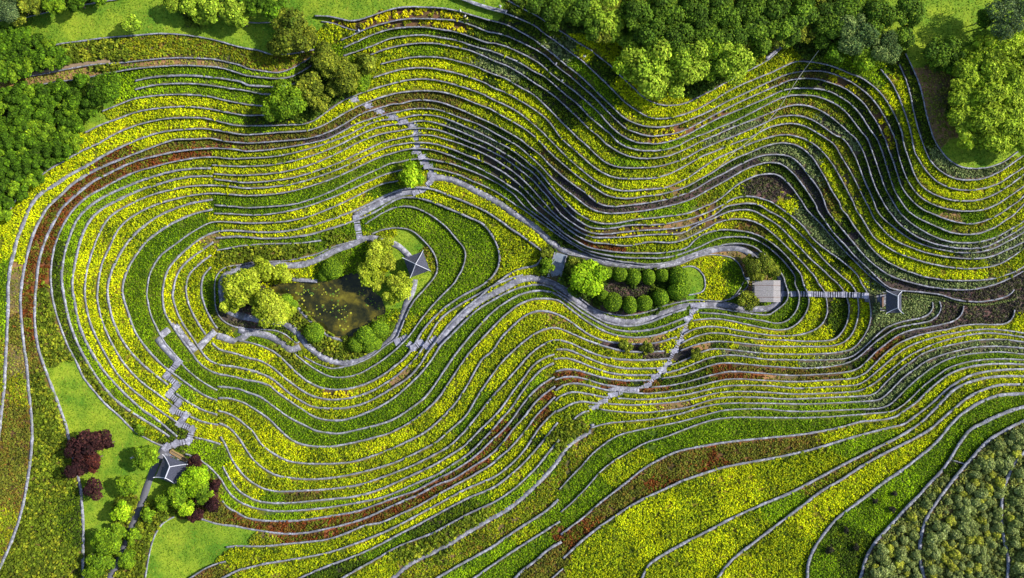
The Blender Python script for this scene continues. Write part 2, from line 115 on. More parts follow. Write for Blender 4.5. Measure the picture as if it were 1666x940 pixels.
'w13':"23 960,940 990,870 1050,820 1150,760 1280,690 1400,630 1530,560|33 0,462 130,410 250,350 380,280 500,215 600,165 720,105 830,50|32 920,938 1000,880 1060,820 1130,750 1200,680 1280,640 1380,610 1500,595 1645,595",
'w14':"23 1440,940 1500,860 1560,800 1645,735|33 100,580 220,490 350,390 480,315 600,235 720,165 850,100 950,50|32 1040,938 1120,870 1200,800 1290,730 1390,680 1500,650 1645,648",
'w15':"33 265,940 270,850 310,750 370,660 450,565 560,480 660,405 760,325 860,260 950,190 1050,110 1110,50|32 1150,938 1220,860 1300,800 1400,745 1500,715 1645,705",
'w16':"33 605,940 640,810 700,710 800,600 890,500 980,410 1030,350 1100,280 1170,190 1230,90|32 1300,938 1370,900 1450,860 1560,815 1645,790",
'w17':"33 1010,940 985,830 985,700 1020,570 1080,470 1160,360 1240,260 1310,180 1390,90 1470,30|32 1530,938 1560,920 1645,880",
'w18':"33 1540,940 1545,820 1520,700 1500,560 1510,400 1550,280 1600,190 1645,140",
'R2':"30 730,440 790,510 840,600 880,700 910,790 930,870|D 310,0 350,150 420,280 500,400 600,500 720,570 850,610 980,620 1120,610 1250,580 1380,530 1500,450 1600,390 1666,340",
'R3':"30 850,410 890,500 920,600 940,700 965,800 990,880|D 420,0 480,130 540,260 640,370 760,450 880,490 1010,500 1160,485 1290,440 1420,370 1540,290 1666,200",
'R4':"30 890,340 930,420 970,510 1000,610 1020,710 1045,800 1070,880|D 640,100 730,220 830,300 950,350 1080,360 1220,350 1340,315 1440,270 1560,180 1666,110",
'PA':"20 100,0 200,55 290,100 370,155 460,210 540,265 620,310 690,365 760,420 830,490 900,555 970,620 1050,660 1140,672 1240,655 1340,605 1440,555 1500,520|30 0,390 60,340 140,270 230,205",
'br':"10 480,135 560,148 640,178 720,200",
'm1':"I 560,650|J 0,825 250,815 420,785 560,730 700,675 850,655 980,670 1100,695 1170,750 1230,830 1260,940|22 1640,10 1590,60 1530,100 1480,112",
'm2':"J 430,830 560,805 640,820 700,870 750,940|22 1360,20 1340,60 1250,78",
'm3':"q 0,235 90,270 180,320 260,380 340,440 440,475 560,488 700,462 800,425 900,400 1000,388 1180,395 1260,350 1310,270",
'lb':"03 925,940 940,850 960,750 990,660 1040,590 1110,550",
'lr':"03 1230,930 1300,885 1380,850 1440,835",
'dt':"10 0,140 80,145 190,140",
's4a':"02 1120,705 1200,760 1290,810 1385,840",
's4b':"02 1210,850 1290,885 1390,905",
's4c':"03 1240,45 1320,62 1405,88",
'xw':"33 1180,190 1225,200 1270,215",
}
# low edges and kerbs: height of the step in metres
HSTEP = {'lawn_top':.3,'lawn_edge':.5,'c_line':.35,'br':.2,'m1':.3,'m2':.5,'m3':.3,'dt':.2,'PA':.35,'n26':.3,'n25':.5,'n24':.45,'lb':.9,'R4':.5,'xw':.04}
DOWNHILL = {'m2','m1','m3'}
PATHS = { # name: (width px, kind, line)
'P1':(10.0,'stone',"G 350,215 500,225 640,245 780,295 900,355 1030,425 1160,490 1290,565 1410,650 1530,730|I 100,265 200,345 300,440 400,530 520,600 660,640 800,680 940,730 1100,765 1300,790 1500,795|J 0,800 250,785 420,745 560,695 700,640 850,600 1000,580 1150,570 1260,600 1360,660|B 0,600 100,690 200,820 260,940|32 60,10 95,60 90,110 50,150 0,165|22 1600,165 1520,145 1400,140 1230,150 1120,185 1000,230 880,250 760,235 660,190 560,130 480,60 380,0|21 330,890 250,870 160,890|12 1645,35 1560,75 1470,130 1390,200 1320,270 1260,340 1220,385"),
'P3':(6.5,'stone',"22 640,900|23 640,0 540,60 480,110 410,210 340,290 250,380 160,460 60,530|13 1567,560 1500,600 1400,660 1290,730 1170,790 1050,850 940,940"),
'P5':(10.0,'stone',"11 1060,760 1010,700 960,660 860,625 760,615 690,650 580,690 480,740 380,780 280,790 190,780 90,790|01 1567,800 1480,830 1420,870|02 1410,60 1430,160 1500,200 1600,225|p 360,595 470,605 540,650 600,720 660,780 740,835 840,860 940,855 1030,820 1110,760 1180,690 1220,600 1260,480 1300,400 1310,330"),
'P6':(10.0,'stone',"11 690,475 800,420 900,365 1000,325 1080,320"),
'P7':(6.0,'stone',"p 530,330 600,335 690,340"),
'P8':(4.5,'stone',"p 555,500 620,570 680,630 760,690 850,720"),
'P9':(10.5,'stone',"p 185,650 280,670 380,690 470,740 520,780 580,760"),
'P10':(11.0,'asphalt',"03 700,940 730,880 770,800 800,720 830,640 860,560 900,470 930,380 970,270 1010,180 1050,100"),
'P11':(10.5,'stone',"s 110,190 215,110"),
'P12':(10.5,'stone',"s 215,110 270,190 345,280"),
'P13':(10.5,'stone',"s 345,280 400,220 470,150"),
'P14':(10.5,'stone',"s 480,180 540,195 605,215 610,150 705,150"),
'P15':(10.5,'stone',"s 100,195 160,270 235,345"),
'P16':(8.0,'dirt',"00 0,505 150,478 300,450 450,425 600,400 700,392"),
'P17':(5.0,'stone',"30 0,375 60,325 140,255 230,190"),
'P18':(4.5,'stone',"10 1390,-5 1480,25 1560,50|20 100,70"),
'P19':(13.0,'stone',"X 1407,484 1424,485 1438,486"),
'P21':(9.0,'stone',"X 990,636 1010,634 1040,634"),
'P23':(13.0,'dark',"X 400,441 385,444 372,452 367,466 367,485 371,500 382,510 398,515"),
'P22':(9.0,'stone',"u 960,200 1030,300|X 272,744"),
}
STAIRS = [([(575, 162), (598, 172), (617, 181), (639, 189), (656, 198), (672, 203), (677, 214), (677, 224), (679, 236), (677, 246), (688, 255), (691, 263), (697, 270), (703, 281)], 1.1, (.22, 2.3, 1.05), "long zigzag stone staircase down the northern slope to the round tree"),
([(704, 290), (699, 297), (688, 308), (676, 313)], 1.3, 1.5, "short stone steps right of the round bright tree"),
([(579, 353), (582, 370), (585, 386)], 1.5, 1.0, "straight stone steps from the upper path down to the pond path"),
([(646, 556), (661, 549)], 1.6, 1.3, "stone steps leaving the pond path, south-east corner"),
([(667, 561), (672, 566), (685, 557)], 1.6, 1.3, "middle stone steps east of the pond's southern end"),
([(694, 563), (708, 552)], 1.6, 1.3, "last stone steps joining the wide curving path east of the pond"),
([(289, 590), (271, 611), (288, 626), (275, 641), (291, 655), (281, 667), (302, 676), (292, 689), (313, 698), (307, 717), (285, 722), (270, 728)], 1.7, (-.68, 1.45, 1.8), "zigzag stone staircase down the western slope to the slate entrance gate"),
([(1131, 497), (1129, 506), (1120, 519), (1113, 539), (1106, 556), (1097, 571), (1086, 593), (1077, 603), (1067, 613), (1053, 627), (1030, 635), (997, 642), (981, 653), (966, 663)], 1.05, (.12, 2.2, 1.05), "long zigzag stone staircase down the southern slope"),
([(1274, 478), (1290, 478), (1318, 478), (1345, 479), (1373, 479), (1393, 480), (1410, 481)], 1.35, 1.0, "straight stone staircase climbing east from the wooden shelter")]
SEEDS = {
'00':"L 300,170 600,120 1000,120 1400,190 1500,270 100,200;F 300,40 1300,50 200,700 60,900;h 200,400 600,330 1000,290;o 1000,290 1400,300 1600,360;b 300,480 100,540 1200,395;G 1000,450 1300,455 1500,480;g 1000,525 1300,515 1580,565 1000,580 1300,575;Y 1000,650 1300,650 700,800 1000,720 1300,720 700,880 1000,800 1300,790 900,900 1200,850 600,860;y 800,700 1550,690 1550,830;g 1500,760;B 1500,880 1200,920;L 560,780",
'10':"L 100,60 600,60 1100,15;l 1400,40;q 1000,90 1250,90 850,120 1100,145 1300,165;k 1500,170 1550,240 1350,220;y 700,235;G 700,300 900,215 1100,200;y 900,270;Y 1100,250 1300,275;P 1500,330;y 900,350 1350,350;g 1150,310;P 1550,410;y 900,430;Y 1200,400 1450,460;k 1600,530;y 850,540;Y 1100,470 1400,530 1600,610;Y 850,600 1100,545 1400,600 1600,700 550,720;y 300,800;g 100,820;B 950,630 1200,620 650,750 300,860;y 1500,730;B 1100,670 1400,760 200,925;K 500,860;Y 1100,715 1280,740 700,820 500,900;P 1500,860 1350,830;Y 1150,750 800,800 650,890 1150,795 900,820 950,850 1150,840 1200,880;k 1350,870;y 1000,880;o 50,370 250,400;g 100,485 80,570 80,640;G 80,520;y 60,700;k 60,760;F 400,600",
'20':"k 400,190 700,430 700,450;P 500,290;Y 560,330 870,560 1000,690 1150,710 1350,640 1550,560;k 250,210 200,240 450,450 650,600 800,720;P 430,320;G 580,430 750,590;Y 900,720 1100,775 1300,730;y 1500,620 1600,565;B 380,380;o 950,825;q 1100,840;o 1300,760;Y 1550,650;k 200,310 500,540;g 700,740;o 900,860;q 1100,890 1400,760;y 1600,660 220,390;Y 290,410;k 450,570;g 700,770;G 800,860 1000,930 1400,800 1600,730;P 150,420;k 300,500 500,660;y 700,860 1300,910;P 1500,830 100,470;k 250,560 450,700;y 650,870;Y 50,520 250,650 400,780 500,870 60,600 200,700;y 400,870;Y 100,700 250,810 340,900;y 60,770 200,870;k 50,830;F 1100,200 600,100 1400,80 1350,400;Y 680,240",
'30':"y 50,430 100,360 100,450 300,410;F 250,250 1400,500 1300,700;g 500,440;k 300,430 600,530;Y 700,640 560,505;B 250,475 650,640;q 500,540 760,800;k 300,525 450,560 600,690 600,770;g 200,580 450,610;o 250,635 450,710 250,700;k 560,830;P 400,780 500,860;Y 150,760;y 300,790;o 430,900 150,820;y 270,850 370,900 100,880;Y 200,890 790,600 830,700;g 700,520;k 860,820;Y 880,580 920,750 950,880;k 900,420 960,600 1010,800 1020,900;b 1050,480 1060,620 1080,850;L 1100,250 1000,330 1050,180 1200,100 1300,60 1250,200",
'31':"L 1260,140 1400,130 1520,90 1180,110;P 1100,100 1200,190 1400,210;y 1560,150;Y 1020,110 1130,210;y 1300,275;Y 1500,220 990,230 1150,330 1300,330;y 940,120 1500,270;k 900,150;Y 960,300 1100,380;y 1300,410 1500,340 930,350;k 850,180;G 1050,430 1290,470;b 1200,480;y 1450,420;k 800,200;g 870,330;G 950,430 1100,510;o 1300,550;y 1500,470;k 780,280;G 900,480;G 1050,560 1200,600;G 1400,610;y 1580,520;k 740,250;P 850,470 1000,600 1200,655 1400,650;k 700,250 900,570;P 1200,690;k 640,250;y 750,520;Y 880,630 1100,710;P 1300,720 1550,660;o 560,250;y 640,450;Y 740,600 900,710;y 1100,760 1300,780;P 1500,740;Y 380,100;o 500,250;y 580,470;Y 720,680 900,790 1150,850 1300,850;o 1500,830;y 1600,740;P 320,100;o 450,440;P 600,680 800,830 1200,900 280,130;B 420,420;K 550,620 1000,920;P 200,120;K 330,300;k 500,560 200,250 350,500;D 100,290 50,330;P 250,470 350,600;k 450,760;Y 100,420 250,580 400,720 550,870 60,470 200,590 330,740 30,530 150,640 320,800 400,900 100,690 230,820;k 50,680 150,790;G 80,750 200,900;D 1600,900",
'21':"Y 50,440 200,570 280,650 250,820;y 150,650 100,780 230,720 30,560;F 340,800 420,690;Y 20,330 160,430 300,550;G 50,280 200,420;k 350,530;s 60,80 120,200 250,290 350,420;k 200,150 300,350 420,500 500,540;K 450,450;Y 330,200 450,360 600,440 750,490;y 1000,490;g 1150,430;o 1350,370;y 1500,260;K 550,330 750,430 1000,420 1200,370 1400,270;B 400,170;o 600,300 750,380 1000,380 1200,300;k 1400,220;Y 420,100 600,260 750,320 1000,340 1200,270 1400,180;y 550,130;Y 750,270 1000,280 1200,210 1400,110 1600,20;y 500,50 700,190 1000,210 1250,150 700,60;g 850,130;y 1100,130 1300,80 850,50 1100,80;G 850,520;y 1000,510 1120,490;g 1300,420;y 1450,370;q 750,570 900,550;b 1200,520;q 1400,410;Y 1600,370;q 700,600 850,590;Y 1000,575;q 1200,560 1350,480;k 1600,420;Y 750,630 900,630 1100,610;b 1230,590;q 1400,500;Y 1550,460;R 750,680;y 950,680 1150,660;Y 1300,600 1500,520;B 1600,530;G 900,720 1150,710 1300,650 1500,580 1600,590 900,755 1200,730 1500,620;Y 1350,780 1400,870;G 1550,830;b 1590,710 1500,700;L 1300,880;F 900,880 700,850 1150,900",
'01':"F 300,100 100,250;Y 300,230 100,430 60,560 30,680 500,90 600,110 400,250 250,380 180,520 120,700;b 100,850;G 60,820 20,850;B 1000,60;R 1200,30 800,100 600,210 400,370 280,540 200,700 180,880 1200,80 900,150 700,230 500,350 380,480 310,650 270,850;y 1500,75 1200,140 1000,190 1500,130;g 800,250 600,360 450,530;k 380,750 360,880;y 1200,200 1000,250;g 800,320 620,420 500,580 440,750 420,880;Y 1500,185 1200,260 800,370 650,460 560,620 510,750 480,880 1500,235;y 1000,300 1500,270;Y 1200,310 1000,360 800,440 610,750 570,880 1500,315;y 680,560 1200,360 1000,440 850,520;Y 740,700;y 660,850;G 1500,380;Y 1200,430 1050,500 800,780 730,880;y 900,610;G 1500,440 1200,540 1050,650 950,720 850,880;Y 1500,490;G 1300,560 1150,680 1020,830 980,910;y 1500,540;b 1330,610;Y 1230,690 1120,800 1070,900 1500,585 1300,720;y 1200,800 1140,900;G 1500,640;y 1320,790 1240,900;h 1500,730;G 1330,900",
'11':"y 200,75 200,130;Y 500,10 450,60 200,180 450,110;y 650,20;Y 200,230 500,145 700,60;y 850,0 200,270 600,140;Y 850,40 200,320 80,320 850,85 1000,35;y 600,200;G 200,370 500,290 800,170 1000,90 200,440 500,350 800,230 950,160;Y 60,490 300,480 600,370 850,250 50,540 700,400;y 200,545 500,480;G 870,310;Y 100,595 400,565 600,500 670,470;G 200,635 450,610 620,580;h 300,700 100,710 600,620;Y 1200,330;y 1400,410 1550,500 1640,600;Y 1250,290 1400,360 1550,440;G 900,400 1100,390 1300,480 1450,600 1500,750 1400,900 1000,470 850,530;g 1080,500;G 1200,620 1300,750 1250,850;L 1050,620 1130,880;o 1200,750;y 850,590;Y 1250,40;k 1350,60;o 1300,100 1450,200;G 1400,170 700,700 500,850;Y 360,840",
'12':"D 50,270;k 200,300;h 320,200 540,400 300,500;y 400,490;G 450,520 600,565 800,510 900,430 400,590 600,635 800,590 950,480 1050,370;Y 100,440;y 250,550 400,660;q 580,710;Y 750,680 900,590 1020,490 1180,270;G 1400,100;y 100,540 250,640 450,760 650,770 850,690;b 1000,600;Y 1100,480 1220,290 1350,190 1550,80 100,600 300,730;y 500,840 700,820 900,730 1050,620;Y 1200,430;G 100,680 300,800 600,900 900,830 1100,680 1250,500 1400,300 1550,160 50,760 200,860 1000,860 1200,720 1350,520 1500,310 1620,200;y 50,860 1100,880;Y 1300,720 1450,520 1600,340;y 1250,900 1450,720 1550,580 1620,750;G 1350,920 1530,760;Y 1600,620;G 1100,180 1200,60;y 1110,230",
'22':"F 600,60 1050,60;D 850,50 780,50 950,42;G 100,100 300,25 500,130 700,240 900,285 1150,230 100,150 300,75 500,140 700,270 1000,320 1200,255;Y 50,320 200,160 350,130 750,350 1200,290;y 550,240;b 1000,370;y 50,430 250,250;o 400,230;y 600,360;K 805,410;D 1000,410;Y 1120,370 50,560 450,330;y 250,380 650,420 850,460;D 1050,450;y 50,720 250,500 400,400 600,450;Y 850,520 1050,510 50,850;y 250,570;Y 500,455 750,550 950,565;y 150,800;g 300,600;Y 480,520 750,590 950,605;y 350,560;k 200,820;B 350,650;R 450,580 550,580;k 700,620;R 820,635;k 920,645;y 250,830;R 380,700 500,620;y 650,650;R 720,665;k 850,680;R 300,850;Y 420,710;y 560,670 650,690;Y 750,700 330,920;y 450,760 600,730 420,850 550,820;h 500,900;G 1450,180 1450,215;Y 1320,260 1500,250;y 1350,315 1500,305 1350,370 1550,345;b 1350,420;Y 1550,400;K 1250,460;k 1450,410;P 1580,430;y 1200,540 1400,470;P 1550,445;y 1600,490 1200,570;k 1400,510;R 1450,530;k 1150,630 1300,580;R 1500,535;B 1600,545;R 1010,685 1090,680;k 1200,665 1350,620;R 1430,605 1600,590;y 900,720 1100,715 1400,650 1600,630;Y 900,755;y 1200,735 1500,680;Y 770,795 950,800;b 1150,795;Y 1400,735;y 1600,710;g 700,860;y 850,850 1200,820 1600,740 850,910 1300,840;G 1600,780 1300,890 1600,830 1500,910",
'32':"G 170,100 60,220 240,120 150,270 180,20;Y 320,120 300,230 100,315 300,20;k 450,130 480,230;Y 300,345 430,20 560,120 540,250 300,390 100,385 510,20 630,150 620,260 450,420 100,430 590,20;P 720,200 680,300 500,460 900,150;y 100,470;k 850,280 650,410;P 300,515 1090,150;y 100,515;D 1150,180;k 900,300 700,400;K 680,450;B 400,560 100,560;D 1400,180 1500,230 1300,220;K 1000,310;R 740,420;k 600,530;B 300,605;b 100,605;Y 950,360 1100,320 1300,285 1500,275 800,450;y 650,560;Y 400,640 100,645;y 1600,330;Y 1400,310 1100,360 900,430 750,550;y 600,650;Y 300,690 1600,360 1400,340 1200,365 1000,430 900,490;y 780,590;Y 650,690 300,720;y 100,720;P 1500,385 1200,410 980,490 850,600 730,690;g 400,750 100,755;P 1500,420 1150,475 920,610 780,740;g 500,790 100,790;G 1500,465 1150,520 980,640;k 800,790;G 400,840 100,840;g 1500,500 1200,550;G 1000,700;Y 850,830;G 400,900 100,910;y 1500,535;Y 1200,610 1000,760;y 870,860 650,920;Y 1500,575;y 1250,640;Y 1100,770;y 900,930;Y 1500,620;y 1250,700 1100,850 1000,920;y 1500,690;Y 1300,760 1150,890;G 1550,760 1350,840 1220,920 1550,870 1450,910;S 1620,930",
'02':"g 20,200;o 10,500;b 90,100;B 100,300;b 90,500;o 120,700;B 90,830;R 180,100 180,300;B 210,500;h 220,650 260,850 290,100 300,300 360,450;L 480,650 650,880 400,580;k 370,100 450,350;h 600,620 800,820;y 950,920;g 440,200 540,430 700,650 900,830;Y 510,150 600,400 750,600 950,790;Y 590,150 720,430 900,660 1050,780;y 660,150 800,440 960,600;Y 1040,680 740,100 780,280;y 900,430;Y 1000,530;G 850,100 880,250 960,380 1050,490 1180,590 1300,680 990,150 1050,240 1120,400 1250,560 1400,620 1580,640;Y 1070,100 1110,220 1290,480;y 1400,550 1580,580 1150,100 1180,220 1260,320 1350,460 1550,500;Y 1230,100 1290,230 1390,390 1570,420 1450,380;G 1330,100 1560,345 1500,710 1600,760;h 1420,270;y 1300,770 1500,800 1600,900;Y 1250,820;g 1180,720;y 1300,860 1500,930;Y 1240,880",
'03':"B 100,100 80,400;o 50,600;B 30,300;h 120,700;h 300,300 250,600 350,800;k 450,600;l 600,250;L 600,400 800,40 900,60;l 600,500 900,350;L 1300,700 1100,800 1500,650;h 850,500 880,800 800,900;Y 1500,100 1450,90;y 1550,30;g 1400,200 1300,130;Y 1350,50 1470,270 1550,330;y 1600,400;g 1400,270 1500,450;y 1550,500 1600,540;B 1400,530;R 1550,590;y 1600,800;B 1350,920;y 1550,850 1500,920;k 1130,50",
'13':"G 450,50 700,40;Y 150,60 300,130;y 480,160 700,130;Y 830,110 1000,50;y 100,180 300,250 600,250 900,170 1150,60 50,260 200,340 500,345 800,280 1100,160 1300,60;Y 50,400;G 150,425;B 350,420;y 600,400 900,310 1200,190 1420,40;g 200,490 600,455;Y 760,430 1000,340 1250,220;Y 1350,160;k 1480,60;g 200,545;y 500,520 800,450;g 1000,400 1300,250;k 1500,100;R 60,590 300,610 600,560 900,460 1200,350 1330,280 1420,230 1530,130 1600,70;o 150,690;R 300,690 560,660 830,570 1050,460 1250,380 1420,290 1500,220 1620,120;y 100,800 400,750 700,680 950,580;Y 1200,450 1400,340;y 1600,210 200,880 500,820;Y 800,720 1100,580 1300,470;y 1500,360;Y 1600,280;k 500,920 600,880;G 900,750;k 1200,600 1400,490;G 1530,420;Y 1600,390;y 800,880;h 1100,740 1250,670 1450,560;o 1100,900 1400,750 1550,640;g 1400,890 1550,820",
'23':"R 20,20 100,60;y 60,130;Y 50,150 130,60;y 200,40;Y 40,240 180,80;y 50,310 200,170;k 320,60;Y 30,400 200,260 330,140;h 400,60;g 100,430 250,300 380,180;h 450,80;o 200,520 350,360 500,200 620,80;y 700,50;G 600,250 700,150 900,60 500,380 1100,20;y 800,260;G 650,380;y 900,180;G 1100,90 1300,60 500,540 600,450;B 700,520 900,380 1100,250 1300,180;R 1080,340 1370,235;B 1600,130 600,600;R 500,650 600,600;y 700,700;Y 1000,550;y 1300,400;Y 1550,350;y 600,850;Y 1100,450;y 1200,600 1100,860;Y 1400,740;y 1600,620;Y 1550,900;y 200,680;g 350,560 100,730;G 300,740 100,880 200,850;B 400,800 300,900;o 100,620",
'33':"G 150,20;B 100,100 250,80;Y 450,40;y 100,300 300,200;g 600,90;G 750,50;g 100,480;o 400,330 700,160;y 900,50 100,750;Y 300,500 600,320 800,200 1000,90;G 600,550 1150,100 1000,270;g 800,400 900,330 700,600;k 480,780 620,720;G 400,850;k 560,850;S 750,800 950,550 1100,330;k 1200,240;G 1300,110;S 1200,600 1400,300 1250,850 1620,500 1640,800",
}
# trees: (x,y, crown radius px, height m, kind)
TREES = """
172,142,25,7,dark 150,158,16,6,dark 122,160,15,6,dark 133,132,13,5,dark
215,40,13,5,lime 470,52,30,8,olive 440,12,20,7,dark 500,60,20,6,olive 452,75,16,5,olive
530,98,22,7,olive 560,120,24,7,olive 598,105,20,6,olive 585,128,17,5,mid 500,138,20,6,olive 468,163,27,7,mid 450,182,18,5,mid 520,168,17,5,olive 545,145,16,6,olive
280,5,14,6,lime 310,8,18,6,lime 345,14,20,7,lime 380,20,20,7,lime 405,5,18,6,dark 395,35,12,5,lime 330,28,12,5,lime
10,12,22,7,sage 48,8,20,7,olive 85,4,18,7,mid 125,2,16,6,dark 160,-2,12,5,mid 30,25,14,5,olive
905,12,24,6,mid 940,18,24,6.5,dark 985,22,26,7,lime 900,35,14,5,dark 1000,42,16,8,lime 870,5,14,8,mid
1060,112,36,8.5,lime 1038,84,24,7,lime 1085,135,24,7,lime 1125,102,27,10,lime 1190,102,27,10,lime 1160,85,20,9,mid 1020,105,18,8,mid 1160,110,18,8,mid 1215,98,14,7,lime
1060,55,26,10,mid 1105,60,26,10,mid 1150,55,24,10,dark 1190,60,24,9,mid 1235,55,22,9,mid 1275,50,22,9,dark 1040,25,24,10,mid 1085,18,24,10,dark 1130,15,24,10,mid 1175,20,24,10,dark 1220,15,24,9,dark 1262,12,22,9,mid 1305,18,22,9,dark 1230,80,15,7,mid 1300,50,16,7,olive
1392,56,30,9,pine 1440,78,24,8,pine 1405,88,20,7,mid 1350,35,26,9,dark 1380,15,24,9,dark 1430,25,26,9,dark 1480,18,26,9,mid 1362,82,16,7,dark 1465,60,18,7,dark 1335,62,14,6,mid
1638,26,30,12,sage 1600,30,14,6,dark 1530,86,26,5,wood 1552,104,18,5,dark
1600,85,20,7,willow 1640,75,22,7,willow 1575,120,22,7,willow 1620,115,26,8,willow 1660,105,22,8,willow 1570,155,24,7,willow 1610,150,26,8,willow 1650,150,26,8,willow 1568,190,22,7,willow 1605,190,26,8,willow 1645,190,26,8,willow 1585,222,20,6,willow 1620,225,24,7,willow 1658,225,22,7,willow 1655,50,16,6,willow 1580,90,12,5,willow
388,468,27,7,limeb 377,492,16,6,limeb 428,437,19,6,limeb 457,446,14,5,limeb 410,450,15,6,limeb 440,502,27,7,limeb 415,480,15,6,limeb 466,508,14,5,limeb
612,415,20,6,limeb 601,445,17,6,limeb 632,428,15,6,limeo 650,465,20,6,limeb 615,455,14,5,limeo 625,400,14,5,limeo 640,482,14,5,limeb
669,284,18,6,bright 958,455,28,9,bright 932,430,14,4,olive 940,470,13,4,dark 890,432,11,3,mid 890,412,9,2,olive
1238,434,20,6,olive 1256,440,13,5,olive 1216,486,15,5,olive 1222,425,11,4,olive
235,746,20,6,mid 211,791,16,5,mid 197,833,15,6,bright 172,882,22,6,mid 163,912,20,5,mid 205,908,14,4,mid 190,862,12,4,mid 214,872,12,3,mid 150,930,14,5,mid 228,700,9,2.5,mid
142,722,20,7,plum 165,712,14,7,plum 120,730,16,6,plum 128,760,18,7,plum 150,748,16,7,plumred 150,794,15,6,plum 176,722,10,5,plum
312,782,22,7,bright 330,800,18,6,mid 290,800,17,6,mid 316,753,13,4,plum 340,812,18,5,plum 350,790,10,4,plum 300,825,14,5,bright 318,836,12,4,plum 268,812,14,4,mid 330,770,12,5,bright 240,838,12,3,mid
1455,803,5,1.4,plumdark 1424,815,5,1.4,plumdark 1452,829,5,1.4,plumdark 1376,862,5,1.4,plumdark 1350,895,6,1.6,plumdark 1393,890,6,1.6,plumdark 1018,563,10,2,olive 1050,566,10,2,olive 1134,574,9,2,olive
"""
CONES = """1008.6,446.7,11.5 1031,450.5,11.5 1055,450.5,11.5 1078,448,11 1104,450,14.5 1104,473,15 988,445,9 1075,483,12.5 1047.6,493,12.5 1025,496,12.5 997,491,13.5 981,481,10
540,437,17 527,446,10 510,541,16 597,548,17 617,536,15 580,560,13 600,562,12 464,489,11 476,496,9 612,560,9"""
def parse(s):
    """line notes -> one smooth resampled polyline in photograph pixels"""
    out = []
    for seg in s.split('|'):
        t = seg.split(); x0, y0, sc = TILES[t[0]]
        pts = [(x0 + float(a.split(',')[0]) / sc, y0 + float(a.split(',')[1]) / sc) for a in t[1:]]
        for p in pts:
            if len(out) >= 2:
                d = np.subtract(out[-1], out[-2]); d = d / (np.hypot(*d) + 1e-6)
                q = np.subtract(p, out[-1])
                if np.hypot(*q) < 60 and (q @ d < 2.5): continue
            out.append(p)
    P = np.array(out, float)
    # extend past the frame
    for end in (0, -1):
        p = P[end]; nb = P[1] if end == 0 else P[-2]
        if min(p[0], 1666 - p[0], p[1], 940 - p[1]) < 12:
            d = (p - nb) / np.hypot(*(p - nb))
            if (p[0] < 14 and d[0] < -.1) or (p[0] > 1650 and d[0] > .1) or (p[1] < 14 and d[1] < -.1) or (p[1] > 926 and d[1] > .1):
                P = np.vstack([p + d * 45, P]) if end == 0 else np.vstack([P, p + d * 45])
    return smooth(P)
def smooth(P, step=3.0, win=4):
    n = len(P)
    if n < 3: 
        L = np.hypot(*(P[-1] - P[0])); k = max(2, int(L / step)); t = np.linspace(0, 1, k)[:, None]
        return P[0] * (1 - t) + P[-1] * t
    E = np.vstack([2 * P[0] - P[1], P, 2 * P[-1] - P[-2]]); out = []
    for i in range(n - 1):
        p0, p1, p2, p3 = E[i:i + 4]; k = max(2, int(np.hypot(*(p2 - p1)) / 1.0))
        t = np.linspace(0, 1, k, endpoint=False)[:, None]
        out.append(.5 * (2 * p1 + (p2 - p0) * t + (2 * p0 - 5 * p1 + 4 * p2 - p3) * t ** 2 + (3 * p1 - p0 - 3 * p2 + p3) * t ** 3))
    Q = np.vstack(out + [P[-1:]])
    s = np.r_[0, np.cumsum(np.hypot(*np.diff(Q, axis=0).T))]; m = max(3, int(s[-1] / step) + 1)
    u = np.linspace(0, s[-1], m); Q = np.c_[np.interp(u, s, Q[:, 0]), np.interp(u, s, Q[:, 1])]
    for _ in range(win):
        R = Q.copy(); R[1:-1] = (Q[:-2] + 2 * Q[1:-1] + Q[2:]) / 4; Q = R
    return Q
def normals(Q):
    d = np.gradient(Q, axis=0); d /= (np.hypot(d[:, 0], d[:, 1])[:, None] + 1e-9)
    return np.c_[-d[:, 1], d[:, 0]]
CL = np.array([(480, 500), (640, 480), (800, 440), (900, 450), (1060, 470), (1250, 475)], float)
def nearest_cl(p):
    best = None
    for a, b in zip(CL[:-1], CL[1:]):
        t = np.clip(((p - a) @ (b - a)) / ((b - a) @ (b - a)), 0, 1); q = a + (b - a) * t[:, None]
        d = np.hypot(*(p - q).T)
        if best is None: best, bq = d, q
        else:
            m = d < best; best = np.where(m, d, best); bq = np.where(m[:, None], q, bq)
    return bq
wall_lines = {}
for k, s in WALLS.items():
    Q = parse(s); N = normals(Q); A = Q - nearest_cl(Q)
    A /= np.hypot(*A.T)[:, None] + 1e-6
    sg = 1 if (A * N).sum() > 0 else -1
    if k in DOWNHILL: sg = -sg
    wall_lines[k] = (Q, N * sg)            # N points uphill
path_lines = {k: (w, kd, parse(s)) for k, (w, kd, s) in PATHS.items()}
